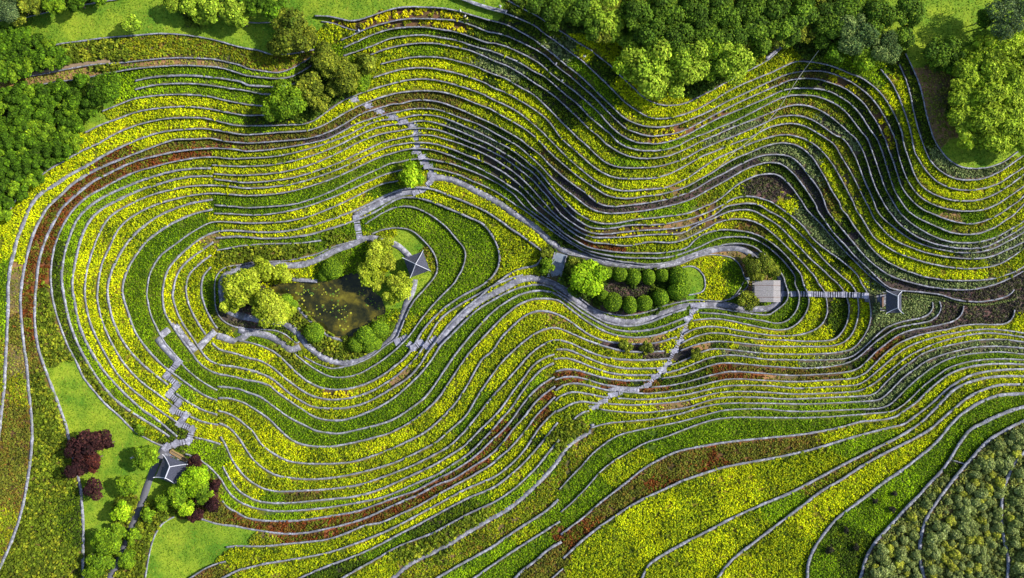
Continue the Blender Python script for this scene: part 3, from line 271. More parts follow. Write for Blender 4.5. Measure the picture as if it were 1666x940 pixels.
# ---- the height field: flat between walls, stepping up at each of them ----
G = 1.5; GX0, GY0, GX1, GY1 = -60, -60, 1727, 1001
xs = np.arange(GX0, GX1, G); ys = np.arange(GY0, GY1, G); NX, NY = len(xs), len(ys)
JX = np.zeros((NY, NX - 1)); JY = np.zeros((NY - 1, NX))
H0 = 0.72
def hstep(k): return HSTEP.get(k, .92 if (k[0] in 'Ln' and k not in ('n21', 'n22', 'n23', 'n24', 'n25', 'n26')) else H0)
for k, (Q, N) in wall_lines.items():
    h = hstep(k)
    M = max(2, len(Q) * 6); u = np.linspace(0, len(Q) - 1, M); idx = np.arange(len(Q))
    X = (np.interp(u, idx, Q[:, 0]) - GX0) / G; Y = (np.interp(u, idx, Q[:, 1]) - GY0) / G
    nx = np.interp(u, idx, N[:, 0]); ny = np.interp(u, idx, N[:, 1])
    fy = np.floor(Y).astype(int); c = np.nonzero(fy[1:] != fy[:-1])[0]
    for i in c:
        r = max(fy[i], fy[i + 1]); t = (r - Y[i]) / (Y[i + 1] - Y[i] + 1e-12); xx = X[i] + (X[i + 1] - X[i]) * t; ci = int(np.floor(xx))
        if 0 <= r < NY and 0 <= ci < NX - 1: JX[r, ci] += h * np.sign(nx[i])
    fx = np.floor(X).astype(int); c = np.nonzero(fx[1:] != fx[:-1])[0]
    for i in c:
        r = max(fx[i], fx[i + 1]); t = (r - X[i]) / (X[i + 1] - X[i] + 1e-12); yy = Y[i] + (Y[i + 1] - Y[i]) * t; ri = int(np.floor(yy))
        if 0 <= r < NX and 0 <= ri < NY - 1: JY[ri, r] += h * np.sign(ny[i])
div = np.zeros((NY, NX)); div[:, :-1] += JX; div[:, 1:] -= JX; div[:-1] += JY; div[1:] -= JY
# Neumann Poisson by mirrored FFT:  sum(z_n - z_c) = div
M2 = np.block([[div, div[:, ::-1]], [div[::-1], div[::-1, ::-1]]])
F = np.fft.rfft2(M2); kx = np.fft.rfftfreq(2 * NX) * 2 * np.pi; ky = np.fft.fftfreq(2 * NY) * 2 * np.pi
den = (2 * np.cos(kx)[None] - 2) + (2 * np.cos(ky)[:, None] - 2); den[0, 0] = 1
F /= den; F[0, 0] = 0; Z = np.fft.irfft2(F, s=M2.shape)[:NY, :NX].copy()
Z -= Z[int((480 - GY0) / G), int((700 - GX0) / G)]
def gi(px, py):
    X = np.clip((np.asarray(px, float) - GX0) / G, 0, NX - 1.001); Y = np.clip((np.asarray(py, float) - GY0) / G, 0, NY - 1.001)
    return X, Y
def zat(px, py):
    X, Y = gi(px, py); i = X.astype(int); j = Y.astype(int); a = X - i; b = Y - j
    return (Z[j, i] * (1 - a) + Z[j, i + 1] * a) * (1 - b) + (Z[j + 1, i] * (1 - a) + Z[j + 1, i + 1] * a) * b
def znear(px, py):
    X, Y = gi(px, py); return Z[np.rint(Y).astype(int), np.rint(X).astype(int)]
random.seed(4); rng = np.random.default_rng(7)
# ---------------- helpers ----------------
def tag(o, label=None, cat=None, group=None, kind=None):
    if label: o['label'] = label
    if cat: o['category'] = cat
    if group: o['group'] = group
    if kind: o['kind'] = kind
    return o
def empty(name, loc=(0, 0, 0), rz=0):
    o = bpy.data.objects.new(name, None); col.objects.link(o); o.location = loc; o.rotation_euler.z = rz; o.empty_display_size = .3; return o
def link(name, me, parent=None, loc=None):
    o = bpy.data.objects.new(name, me); col.objects.link(o)
    if parent: o.parent = parent
    if loc is not None: o.location = loc
    return o
def raw_mesh(name, V, F, mat, tint=None, smooth_=False):
    """V (n,3), F (m,k) arrays -> mesh; tint (m,3) colour of each face"""
    V = np.asarray(V, np.float32); F = np.asarray(F, np.int32); m, k = F.shape
    me = bpy.data.meshes.new(name); me.vertices.add(len(V)); me.vertices.foreach_set('co', V.ravel())
    me.loops.add(m * k); me.loops.foreach_set('vertex_index', F.ravel())
    me.polygons.add(m); me.polygons.foreach_set('loop_start', np.arange(0, m * k, k, dtype=np.int32))
    try: me.polygons.foreach_set('loop_total', np.full(m, k, np.int32))
    except Exception: pass
    if smooth_: me.polygons.foreach_set('use_smooth', np.ones(m, bool))
    me.update(calc_edges=True)
    if tint is not None:
        a = me.attributes.new('tint', 'FLOAT_COLOR', 'FACE'); c = np.ones((m, 4), np.float32); c[:, :3] = tint; a.data.foreach_set('color', c.ravel())
    me.materials.append(mat); return me
class MB:
    def __init__(s): s.v = []; s.f = []
    def add(s, V, F):
        n = len(s.v); s.v += [tuple(p) for p in V]; s.f += [tuple(i + n for i in f) for f in F]
    def box(s, c, size, rz=0, rx=0, ry=0):
        M = Matrix.Translation(Vector(c)) @ Matrix.Rotation(rz, 4, 'Z') @ Matrix.Rotation(ry, 4, 'Y') @ Matrix.Rotation(rx, 4, 'X')
        a, b, h = [q / 2 for q in size]
        V = [M @ Vector(p) for p in ((-a, -b, -h), (a, -b, -h), (a, b, -h), (-a, b, -h), (-a, -b, h), (a, -b, h), (a, b, h), (-a, b, h))]
        s.add(V, [(3, 2, 1, 0), (4, 5, 6, 7), (0, 1, 5, 4), (1, 2, 6, 5), (2, 3, 7, 6), (3, 0, 4, 7)])
    def tube(s, pts, rad, n=8, caps=True):
        pts = [Vector(p) for p in pts]; rr = rad if hasattr(rad, '__len__') else [rad] * len(pts); rings = []
        for i, p in enumerate(pts):
            d = (pts[min(i + 1, len(pts) - 1)] - pts[max(i - 1, 0)]).normalized(); a = d.orthogonal().normalized()
            if abs(d.z) < .9: a = d.cross(Vector((0, 0, 1))).normalized()
            b = d.cross(a); rings.append([p + (a * math.cos(t) + b * math.sin(t)) * rr[i] for t in [2 * math.pi * k / n for k in range(n)]])
        V = [q for r in rings for q in r]; F = []
        for i in range(len(pts) - 1):
            for k in range(n): F.append((i * n + k, i * n + (k + 1) % n, (i + 1) * n + (k + 1) % n, (i + 1) * n + k))
        if caps: F += [tuple(range(n))[::-1], tuple(range((len(pts) - 1) * n, len(pts) * n))]
        s.add(V, F)
    def build(s, name, mat, parent=None, smooth_=False):
        me = bpy.data.meshes.new(name); me.from_pydata(s.v, [], s.f); me.materials.append(mat); me.update()
        if smooth_: me.polygons.foreach_set('use_smooth', [True] * len(me.polygons))
        return link(name, me, parent)
def W(px, py, z):
    k = S * (1 - np.asarray(z, float) / H); return np.stack([(np.asarray(px, float) - 833) * k, -(np.asarray(py, float) - 470) * k, np.broadcast_to(z, np.shape(px)).astype(float)], -1)
def Wg(px, py, dz=0.0): return Vector(W(px, py, float(zat(px, py)) + dz))
def gz(x, y):
    z = 5.0
    for _ in range(6): k = S * (1 - z / H); z = float(znear(833 + x / k, 470 - y / k))
    return z
# ---------------- materials ----------------
def newmat(name):
    m = bpy.data.materials.new(name); m.use_nodes = True; n = m.node_tree; b = n.nodes["Principled BSDF"]; return m, n, b
def N(n, t, **kw):
    d = n.nodes.new(t)
    for k, v in kw.items():
        if k in d.inputs: d.inputs[k].default_value = v
        else: setattr(d, k, v)
    return d
def mix(n, fac, a, b, mode='MIX'):
    d = n.nodes.new('ShaderNodeMix'); d.data_type = 'RGBA'; d.blend_type = mode
    for s, v in ((0, fac), (6, a), (7, b)):
        if isinstance(v, bpy.types.NodeSocket): n.links.new(v, d.inputs[s])
        else: d.inputs[s].default_value = v if s == 0 else (*v, 1)
    return d.outputs[2]
def ramp(n, src, stops):
    d = n.nodes.new('ShaderNodeValToRGB'); n.links.new(src, d.inputs[0]); e = d.color_ramp.elements
    while len(e) < len(stops): e.new(.5)
    for q, (p, c) in zip(e, stops): q.position = p; q.color = (*c, 1) if len(c) == 3 else c
    return d.outputs[0]
def bump(n, b, src, dist, strength=.6):
    d = n.nodes.new('ShaderNodeBump'); d.inputs['Distance'].default_value = dist; d.inputs['Strength'].default_value = strength
    n.links.new(src, d.inputs['Height']); n.links.new(d.outputs[0], b.inputs['Normal'])
def coords(n, kind='Object'): return n.nodes.new('ShaderNodeTexCoord').outputs[kind]
def stone_mat(name, c1, c2, scale, grout=(.1, .1, .11), rough=.85, groutw=.06, moss=.0):
    m, n, b = newmat(name); t = n.nodes.new('ShaderNodeNewGeometry').outputs['Position']
    v = N(n, 'ShaderNodeTexVoronoi', Scale=scale); n.links.new(t, v.inputs['Vector'])
    e = N(n, 'ShaderNodeTexVoronoi', Scale=scale); e.feature = 'DISTANCE_TO_EDGE'; n.links.new(t, e.inputs['Vector'])
    sep = n.nodes.new('ShaderNodeSeparateColor'); n.links.new(v.outputs['Color'], sep.inputs[0])
    c = ramp(n, sep.outputs[0], [(0, c1), (1, c2)])
    g = ramp(n, e.outputs['Distance'], [(0, (1, 1, 1)), (groutw, (0, 0, 0))]); c = mix(n, g, c, grout)
    ns = N(n, 'ShaderNodeTexNoise', Scale=.35, Detail=5.0); n.links.new(t, ns.inputs['Vector'])
    c = mix(n, ramp(n, ns.outputs['Fac'], [(.42, (0, 0, 0)), (.75, (.75, .75, .75))]), c, tuple(q * .55 for q in c1))
    if moss:
        n2 = N(n, 'ShaderNodeTexNoise', Scale=.8, Detail=6.0); n.links.new(t, n2.inputs['Vector'])
        c = mix(n, ramp(n, n2.outputs['Fac'], [(.55, (0, 0, 0)), (.7, (moss,) * 3)]), c, (.10, .13, .03))
    n.links.new(c, b.inputs['Base Color']); b.inputs['Roughness'].default_value = rough
    bump(n, b, e.outputs['Distance'], .03); return m
def plain(name, c, rough=.7, var=.25, scale=3., metal=0):
    m, n, b = newmat(name); t = coords(n); ns = N(n, 'ShaderNodeTexNoise', Scale=scale, Detail=5.0); n.links.new(t, ns.inputs['Vector'])
    n.links.new(mix(n, ns.outputs['Fac'], tuple(q * (1 - var) for q in c), tuple(min(1, q * (1 + var)) for q in c)), b.inputs['Base Color'])
    b.inputs['Roughness'].default_value = rough; b.inputs['Metallic'].default_value = metal; return m
M = {}
M['coping'] = stone_mat('grey_coping_stone', (.15, .152, .185), (.36, .365, .42), 1.7, (.06, .06, .08), groutw=.07, moss=.55)
M['wall'] = stone_mat('rough_wall_stone', (.12, .12, .16), (.24, .24, .30), 3.2, (.05, .05, .06), moss=.3)
M['paving'] = stone_mat('granite_paving', (.13, .13, .165), (.40, .40, .46), 1.5, (.08, .08, .10), moss=.3)
M['landing'] = stone_mat('pale_stair_stone', (.17, .17, .22), (.42, .42, .51), 1.7, (.10, .10, .13))
M['bridge'] = stone_mat('blue_grey_slab', (.17, .21, .27), (.24, .28, .34), 1.0, (.12, .14, .17), rough=.6)
M['darkpave'] = stone_mat('dark_paving', (.10, .10, .12), (.17, .17, .19), 3.0, (.06, .06, .07), moss=.3)
M['asphalt'] = plain('path_asphalt', (.10, .10, .12), .9)
M['dirt'] = plain('brown_dirt_path', (.24, .17, .10), .95, .4, 1.0)
M['bark'] = plain('tree_bark', (.12, .09, .065), .9, .3, 5)
M['white'] = plain('white_plaster_ridge', (.5, .51, .57), .6, .08)
M['timber'] = plain('dark_red_timber', (.16, .08, .05), .7, .2)
M['skin'] = plain('skin', (.5, .32, .24), .6, .05); M['hair'] = plain('dark_hair', (.03, .025, .02), .6, .1)
def leaf_mat():
    m, n, b = newmat('foliage'); a = n.nodes.new('ShaderNodeAttribute'); a.attribute_name = 'tint'
    t = n.nodes.new('ShaderNodeNewGeometry').outputs['Position']
    ns = N(n, 'ShaderNodeTexNoise', Scale=.22, Detail=4.0); n.links.new(t, ns.inputs['Vector'])
    v = ramp(n, ns.outputs['Fac'], [(.3, (.72, .72, .72)), (.7, (1.25, 1.25, 1.25))])
    c = mix(n, 1.0, a.outputs['Color'], v, 'MULTIPLY')
    n.links.new(c, b.inputs['Base Color']); b.inputs['Roughness'].default_value = .8; b.inputs['Specular IOR Level'].default_value = .12
    tr = n.nodes.new('ShaderNodeBsdfTranslucent'); n.links.new(c, tr.inputs['Color'])
    mx = n.nodes.new('ShaderNodeMixShader'); mx.inputs[0].default_value = .22; out = n.nodes['Material Output']
    n.links.new(b.outputs[0], mx.inputs[1]); n.links.new(tr.outputs[0], mx.inputs[2]); n.links.new(mx.outputs[0], out.inputs[0]); return m
M['leaf'] = leaf_mat()
# ---------------- what grows where ----------------
TY = 'YygGkKPRBoqshbLlFSD'
TI = {c: i for i, c in enumerate(TY)}
D = np.full((NY, NX), 1e6, np.float32); T = np.zeros((NY, NX), np.int8)
for tl, s in SEEDS.items():
    x0, y0, sc = TILES[tl]
    for grp in s.split(';'):
        c, *pts = grp.split()
        for p in pts:
            a, b = p.split(','); X, Y = gi(x0 + float(a) / sc, y0 + float(b) / sc); D[int(Y + .5), int(X + .5)] = 0; T[int(Y + .5), int(X + .5)] = TI[c]
CX = 1 + 34 * (np.abs(JX) > 0); CY = 1 + 34 * (np.abs(JY) > 0)
for _ in range(14):
    for r in list(range(1, NY)):
        n_ = D[r - 1] + CY[r - 1]; m_ = n_ < D[r]; D[r][m_] = n_[m_]; T[r][m_] = T[r - 1][m_]
    for r in range(NY - 2, -1, -1):
        n_ = D[r + 1] + CY[r]; m_ = n_ < D[r]; D[r][m_] = n_[m_]; T[r][m_] = T[r + 1][m_]
    for c in range(1, NX):
        n_ = D[:, c - 1] + CX[:, c - 1]; m_ = n_ < D[:, c]; D[:, c][m_] = n_[m_]; T[:, c][m_] = T[:, c - 1][m_]
    for c in range(NX - 2, -1, -1):
        n_ = D[:, c + 1] + CX[:, c]; m_ = n_ < D[:, c]; D[:, c][m_] = n_[m_]; T[:, c][m_] = T[:, c + 1][m_]
del D
def vnoise(x, y, sc, seed):
    g = np.random.default_rng(seed).random((260, 260)); X = (x / sc) % 256; Y = (y / sc) % 256; i = X.astype(int); j = Y.astype(int); a = X - i; b = Y - j; a = a * a * (3 - 2 * a); b = b * b * (3 - 2 * b)
    return (g[j, i] * (1 - a) + g[j, i + 1] * a) * (1 - b) + (g[j + 1, i] * (1 - a) + g[j + 1, i + 1] * a) * b
# mask of places without plants (half pixel cells)
MS = 2; mask = np.zeros(((GY1 - GY0) * MS, (GX1 - GX0) * MS), bool)
def stamp(P, r):
    r *= MS; k = int(math.ceil(r)); dy, dx = np.mgrid[-k:k + 1, -k:k + 1]; s_ = dx * dx + dy * dy <= r * r; dx = dx[s_]; dy = dy[s_]
    X = np.rint((P[:, 0] - GX0) * MS).astype(int)[:, None] + dx; Y = np.rint((P[:, 1] - GY0) * MS).astype(int)[:, None] + dy
    ok = (X >= 0) & (X < mask.shape[1]) & (Y >= 0) & (Y < mask.shape[0]); mask[Y[ok], X[ok]] = True
def fine(Q, k=6):
    u = np.linspace(0, len(Q) - 1, len(Q) * k); i = np.arange(len(Q)); return np.c_[np.interp(u, i, Q[:, 0]), np.interp(u, i, Q[:, 1])]
for k, (Q, Nn) in wall_lines.items():
    f_ = fine(Q); v_ = vnoise(f_[:, 0], f_[:, 1], 7., 31); stamp(f_[v_ > .3], 1.3); stamp(f_[v_ <= .3], .6); f_ = fine(Q + Nn * 1.9); stamp(f_[v_ > .25], 1.15)
for k, (w_, kd, Q) in path_lines.items(): stamp(fine(Q), w_ / 2 + .8)
for P_, wd, lw, lb in STAIRS: stamp(fine(np.array(P_, float), 40), wd / S / 2 + .6)
stamp(fine(np.array([(913.5, 411), (899.5, 455)], float), 80), 9.5)
POND = np.array([(396, 362), (510, 350), (690, 346), (780, 338), (860, 300), (940, 290), (990, 330), (1040, 400), (1100, 450), (1130, 540), (1060, 580), (975, 650), (890, 700), (810, 692), (740, 650), (640, 560), (560, 470), (480, 425), (400, 410)], float) / 3.916 + (340, 370)
def inpoly(P, x, y):
    r = np.zeros(np.shape(x), bool); n = len(P)
    for i in range(n):
        (x1, y1), (x2, y2) = P[i], P[(i + 1) % n]
        c = ((y1 > y) != (y2 > y)) & (x < (x2 - x1) * (y - y1) / (y2 - y1 + 1e-12) + x1); r ^= c
    return r
GXX, GYY = np.meshgrid(xs, ys)
pin = inpoly(POND, GXX, GYY); Z0 = Z.copy()
WATER_Z = float(zat(600, 480)) - .45
Z = np.where(pin, WATER_Z - .8, Z)
def free(px, py):
    X = np.clip(((px - GX0) * MS).astype(int), 0, mask.shape[1] - 1); Y = np.clip(((py - GY0) * MS).astype(int), 0, mask.shape[0] - 1)
    return ~mask[Y, X] & ~inpoly(POND, px, py)
# ---------------- ground ----------------
GC = {'Y': (.09, .12, .01), 'y': (.07, .10, .01), 'g': (.05, .09, .015), 'G': (.045, .09, .008), 'k': (.02, .03, .012), 'K': (.035, .035, .03), 'P': (.05, .06, .035), 'R': (.09, .05, .02), 'B': (.06, .05, .02), 'o': (.08, .08, .03),
      'q': (.07, .055, .025), 's': (.03, .035, .02), 'h': (.07, .08, .02), 'b': (.12, .105, .045), 'L': (.085, .19, .012), 'l': (.085, .19, .012), 'F': (.04, .05, .02), 'S': (.07, .075, .025), 'D': (.055, .048, .04)}
gc = np.array([GC[c] for c in TY], np.float32)
k_ = 24; ex = np.cumsum(3.0 * 1.32 ** np.arange(k_))
AX = np.r_[xs[0] - ex[::-1], xs, xs[-1] + ex]; AY = np.r_[ys[0] - ex[::-1], ys, ys[-1] + ex]
ZP = np.pad(Z, k_, mode='edge'); CP = np.pad(gc[T], ((k_, k_), (k_, k_), (0, 0)), mode='edge')
rough_ = rng.normal(0, .018, ZP.shape); ZP = ZP + rough_
PX, PY = np.meshgrid(AX, AY); V = W(PX, PY, np.clip(ZP, -5, 60)); V[..., 2] = ZP
ny_, nx_ = ZP.shape; I = np.arange(ny_ * nx_).reshape(ny_, nx_)
F = np.stack([I[1:, :-1], I[1:, 1:], I[:-1, 1:], I[:-1, :-1]], -1).reshape(-1, 4)
def ground_mat():
    m, n, b = newmat('garden_ground'); a = n.nodes.new('ShaderNodeAttribute'); a.attribute_name = 'soil'
    t = n.nodes.new('ShaderNodeNewGeometry').outputs['Position']
    n1 = N(n, 'ShaderNodeTexNoise', Scale=.11, Detail=9.0, Roughness=.72); n2 = N(n, 'ShaderNodeTexNoise', Scale=2.6, Detail=6.0, Roughness=.7)
    for q in (n1, n2): n.links.new(t, q.inputs['Vector'])
    c = mix(n, ramp(n, n1.outputs['Fac'], [(.40, (0, 0, 0)), (.62, (1, 1, 1))]), a.outputs['Color'], (3.0, 1.75, 1.8), 'MULTIPLY')
    c = mix(n, 1.0, c, ramp(n, n2.outputs['Fac'], [(.3, (.62, .62, .62)), (.7, (1.3, 1.3, 1.3))]), 'MULTIPLY')
    n.links.new(c, b.inputs['Base Color']); b.inputs['Roughness'].default_value = .95; b.inputs['Specular IOR Level'].default_value = .15
    bump(n, b, n2.outputs['Fac'], .12, .8); return m
me = raw_mesh('ground', V.reshape(-1, 3), F, ground_mat())
a = me.attributes.new('soil', 'FLOAT_COLOR', 'POINT'); c4 = np.ones((ny_ * nx_, 4), np.float32); c4[:, :3] = CP.reshape(-1, 3); a.data.foreach_set('color', c4.ravel())
tag(link('ground', me), kind='structure')
del V, F, c4, CP
# ---------------- terrace walls ----------------
def ordn(i): return ['first', 'second', 'third', 'fourth', 'fifth', 'sixth', 'seventh', 'eighth', 'ninth', 'tenth', 'eleventh', 'twelfth', 'thirteenth', 'fourteenth', 'fifteenth', 'sixteenth', 'seventeenth', 'eighteenth', 'nineteenth', 'twentieth'][i]
WL = {}
for i, k in enumerate(['n19b', 'n18', 'n17', 'n16', 'n15', 'n14', 'n13', 'n12', 'n11', 'n10', 'n9', 'n8', 'L8', 'L7', 'L6', 'L5', 'L4', 'L3', 'L2', 'L1']):
    WL[k] = f"{ordn(i)} long grey stone terrace wall up the slope north of the clipped shrubs"
for i, k in enumerate(['e15', 'e14', 'e13']): WL[k] = f"{ordn(i)} short curved grey terrace wall west of the yellow-green trees"
for i, k in enumerate(['e10', 'e9']): WL[k] = f"{ordn(i)} grey terrace wall outside the deep green western hedge"
WL['e6'] = "grey terrace wall crossing the western slope, inner of the pair ending at the entrance"; WL['e5'] = "grey terrace wall crossing the western slope, outer of the pair ending at the entrance"
for i, k in enumerate(['r5', 'r6', 'r7', 'r8', 'c0', 'c1', 'c2', 'c3', 'c4', 'c5', 'c6', 'c7', 'c8', 'c9', 'c10']):
    WL[k] = f"{ordn(i + 3)} grey terrace wall on the southern slope counted from the pond path"
WL['n23'] = "grey stone wall looping first around the pond hollow"; WL['n22'] = "grey stone wall looping second around the pond hollow"; WL['n21'] = "grey stone wall looping third around the pond hollow"
WL['n26'] = "low grey kerb wall on the outer edge of the pond path"; WL['n25'] = "grey wall curving behind the square pavilion"; WL['n24'] = "short grey wall just above the pond path, north-west"
WL['n19'] = "grey terrace wall running to the round tree, upper of two"; WL['n20'] = "grey terrace wall running to the round tree, lower of two"
for i, k in enumerate(['s6r', 's7r', 's8r', 's9r', 's10r', 's11r', 's12r', 's13r']): WL[k] = f"{ordn(i)} short grey wall stepping down along the long southern staircase"
for i, k in enumerate(['w1', 'w2', 'w3', 'w4', 'w5', 'w6', 'w7', 'w8', 'w9', 'w10', 'w11', 'w12', 'w13', 'w14', 'w15', 'w16', 'w17', 'w18']): WL[k] = f"{ordn(i)} long grey terrace wall on the south-eastern slope below the slate gatehouse"
for i, k in enumerate(['u1', 'u2', 'u3', 'u4']): WL[k] = f"{ordn(i)} grey wall below the diagonal stone path at the bottom edge"
for i, k in enumerate(['R2', 'R3', 'R4']): WL[k] = f"{ordn(i)} grey wall curving round the far eastern grove from the slope side"
WL.update({'lawn_top': "thin grey kerb wall along the upper edge of the top left lawn", 'lawn_edge': "pale kerb wall along the lower edge of the top left lawn", 'c_line': "stone edge of the brown dirt track near the top left",
 'd_line': "low stone wall just under the brown dirt track", 'e_line': "dark edged wall above the first green bed, top left", 'f_line': "dark edged wall below the first green bed, top left", 'g_line': "grey wall above the first yellow bed, top left",
 'h_line': "grey wall starting beside the dense green thicket, top left", 'br': "thin branch kerb meeting the top stone walk", 'm1': "grey kerb curving round the yellow mound beside the clipped shrubs", 'm2': "small grey hooked wall beside the largest clipped shrub",
 'm3': "low kerb between the southern path and the clipped shrubs", 'lb': "dark curved wall beside the bright bottom left lawn", 'lr': "short wall at the lower corner of the bottom left lawn", 'dt': "thin kerb under the trees at the top", 'PA': "long stone kerb along the foot of the northern wood",
 's4a': "short wall beside the western staircase, upper of three", 's4b': "short wall beside the western staircase, middle of three", 's4c': "short wall beside the western staircase, lowest of three", 'xw': "short cross wall joining two terrace walls at the lower right"})
def ribbon_solid(L, Rr, zb, zt):
    """closed prism along left/right pixel lines with bottom / top heights"""
    n = len(L); a = W(L[:, 0], L[:, 1], 0); 
    V = np.concatenate([W(L[:, 0], L[:, 1], zb), W(Rr[:, 0], Rr[:, 1], zb), W(Rr[:, 0], Rr[:, 1], zt), W(L[:, 0], L[:, 1], zt)])
    i = np.arange(n - 1); F = []
    for a_, b_ in ((0, 1), (1, 2), (2, 3), (3, 0)): F.append(np.stack([a_ * n + i, b_ * n + i, b_ * n + i + 1, a_ * n + i + 1], -1))
    F = np.concatenate(F + [np.array([[0, 3 * n, 2 * n, n], [n - 1, 2 * n - 1, 3 * n - 1, 4 * n - 1]])]); return V, F
def sm(z, k=5):
    p = np.pad(z, k, mode='edge'); return np.convolve(p, np.ones(2 * k + 1) / (2 * k + 1), 'valid')
for k, (Q, Nn) in wall_lines.items():
    Nn = normals(Q) * np.sign((normals(Q) * Nn).sum())
    up = Q + Nn * 3.2; dn = Q - Nn * 3.0
    zu = zat(up[:, 0], up[:, 1]); zd = zat(dn[:, 0], dn[:, 1]); zu = sm(np.maximum(zu, zd)); zd = sm(np.minimum(zu, zd))
    b0 = 1.0 if hstep(k) <= .4 else {'w15': 2.3, 'w16': 2.5, 'w17': 2.6, 'w18': 2.6, 'w14': 2.0, 'w13': 2.0, 'w12': 1.7, 'w11': 1.5, 'u1': 1.8, 'u2': 1.6, 'u3': 1.9}.get(k, 1.45 if k[0] in 'cersv' or k in ('n21', 'n22') else 1.1)
    west = np.clip((330 - Q[:, 0]) / 200, 0, 1) * np.clip((Q[:, 1] - 170) / 120, 0, 1); hw = (b0 + west * (1.6 if k == 'n9' else 1.1 if k in ('n10', 'n11') else .55)) * (1 + .07 * np.sin(np.arange(len(Q)) * .9 + len(Q)))
    hw = hw[:, None]
    jit = rng.normal(0, .12, (len(Q), 1)) * Nn; C = Q + jit; hw = hw * (.82 + .4 * vnoise(Q[:, 0], Q[:, 1], 11., 77))[:, None]
    o_ = Vector(W(Q[len(Q) // 2, 0], Q[len(Q) // 2, 1], float(zd[len(Q) // 2])))
    V, F = ribbon_solid(C - Nn * hw * .86, C + Nn * hw * .86, zd - .35, zu + .05)
    ob = link('terrace_wall', raw_mesh('terrace_wall', V - np.array(o_), F[:, ::-1], M['wall'])); ob.location = o_
    tag(ob, WL[k], 'wall', 'stone terrace walls')
    zc = zu + .052 + rng.normal(0, .012, len(Q))
    V, F = ribbon_solid(C - Nn * hw, C + Nn * hw, zc, zc + .13)
    link('coping', raw_mesh('coping', V - np.array(o_), F[:, ::-1], M['coping']), ob)
# ---------------- paths ----------------
for k, (w_, kd, Q) in path_lines.items():
    Nn = normals(Q); z = sm(np.maximum(znear(*Q.T), .5 * znear(*Q.T) + .5 * np.maximum(znear(*(Q + Nn * w_ * .33).T), znear(*(Q - Nn * w_ * .33).T))), 6) + .13; hw = w_ / 2 * (1 + .05 * np.sin(np.arange(len(Q)) * .5))[:, None]
    V, F = ribbon_solid(Q - Nn * hw, Q + Nn * hw, z - .5, z)
    tag(link('stone_path' if kd == 'stone' else 'path', raw_mesh('path', V, F[:, ::-1], M[{'dark': 'darkpave', 'stone': 'paving', 'asphalt': 'asphalt', 'dirt': 'dirt'}[kd]])), kind='structure')
    ztop = z
# ---------------- pond ----------------
def water_mat():
    m, n, b = newmat('pond_water'); t = n.nodes.new('ShaderNodeNewGeometry').outputs['Position']
    ns = N(n, 'ShaderNodeTexNoise', Scale=.28, Detail=7.0, Roughness=.65); n.links.new(t, ns.inputs['Vector'])
    c = ramp(n, ns.outputs['Fac'], [(.34, (.008, .010, .004)), (.48, (.03, .03, .006)), (.60, (.10, .085, .009)), (.74, (.19, .17, .02))])
    n.links.new(c, b.inputs['Base Color']); b.inputs['Roughness'].default_value = .12; b.inputs['Specular IOR Level'].default_value = .4
    n2 = N(n, 'ShaderNodeTexNoise', Scale=3.0, Detail=2.0); n.links.new(t, n2.inputs['Vector']); bump(n, b, n2.outputs['Fac'], .02, .3); return m
PP = smooth(np.vstack([POND, POND[:1]]), 2.0, 3); PP = PP + (PP - PP.mean(0)) / np.hypot(*(PP - PP.mean(0)).T)[:, None] * 1.2
me = bpy.data.meshes.new('pond_water'); me.from_pydata([tuple(q) for q in W(PP[:-1, 0], PP[:-1, 1], WATER_Z)], [], [tuple(range(len(PP) - 1))[::-1]]); me.materials.append(water_mat())
tag(link('water', me), kind='structure')
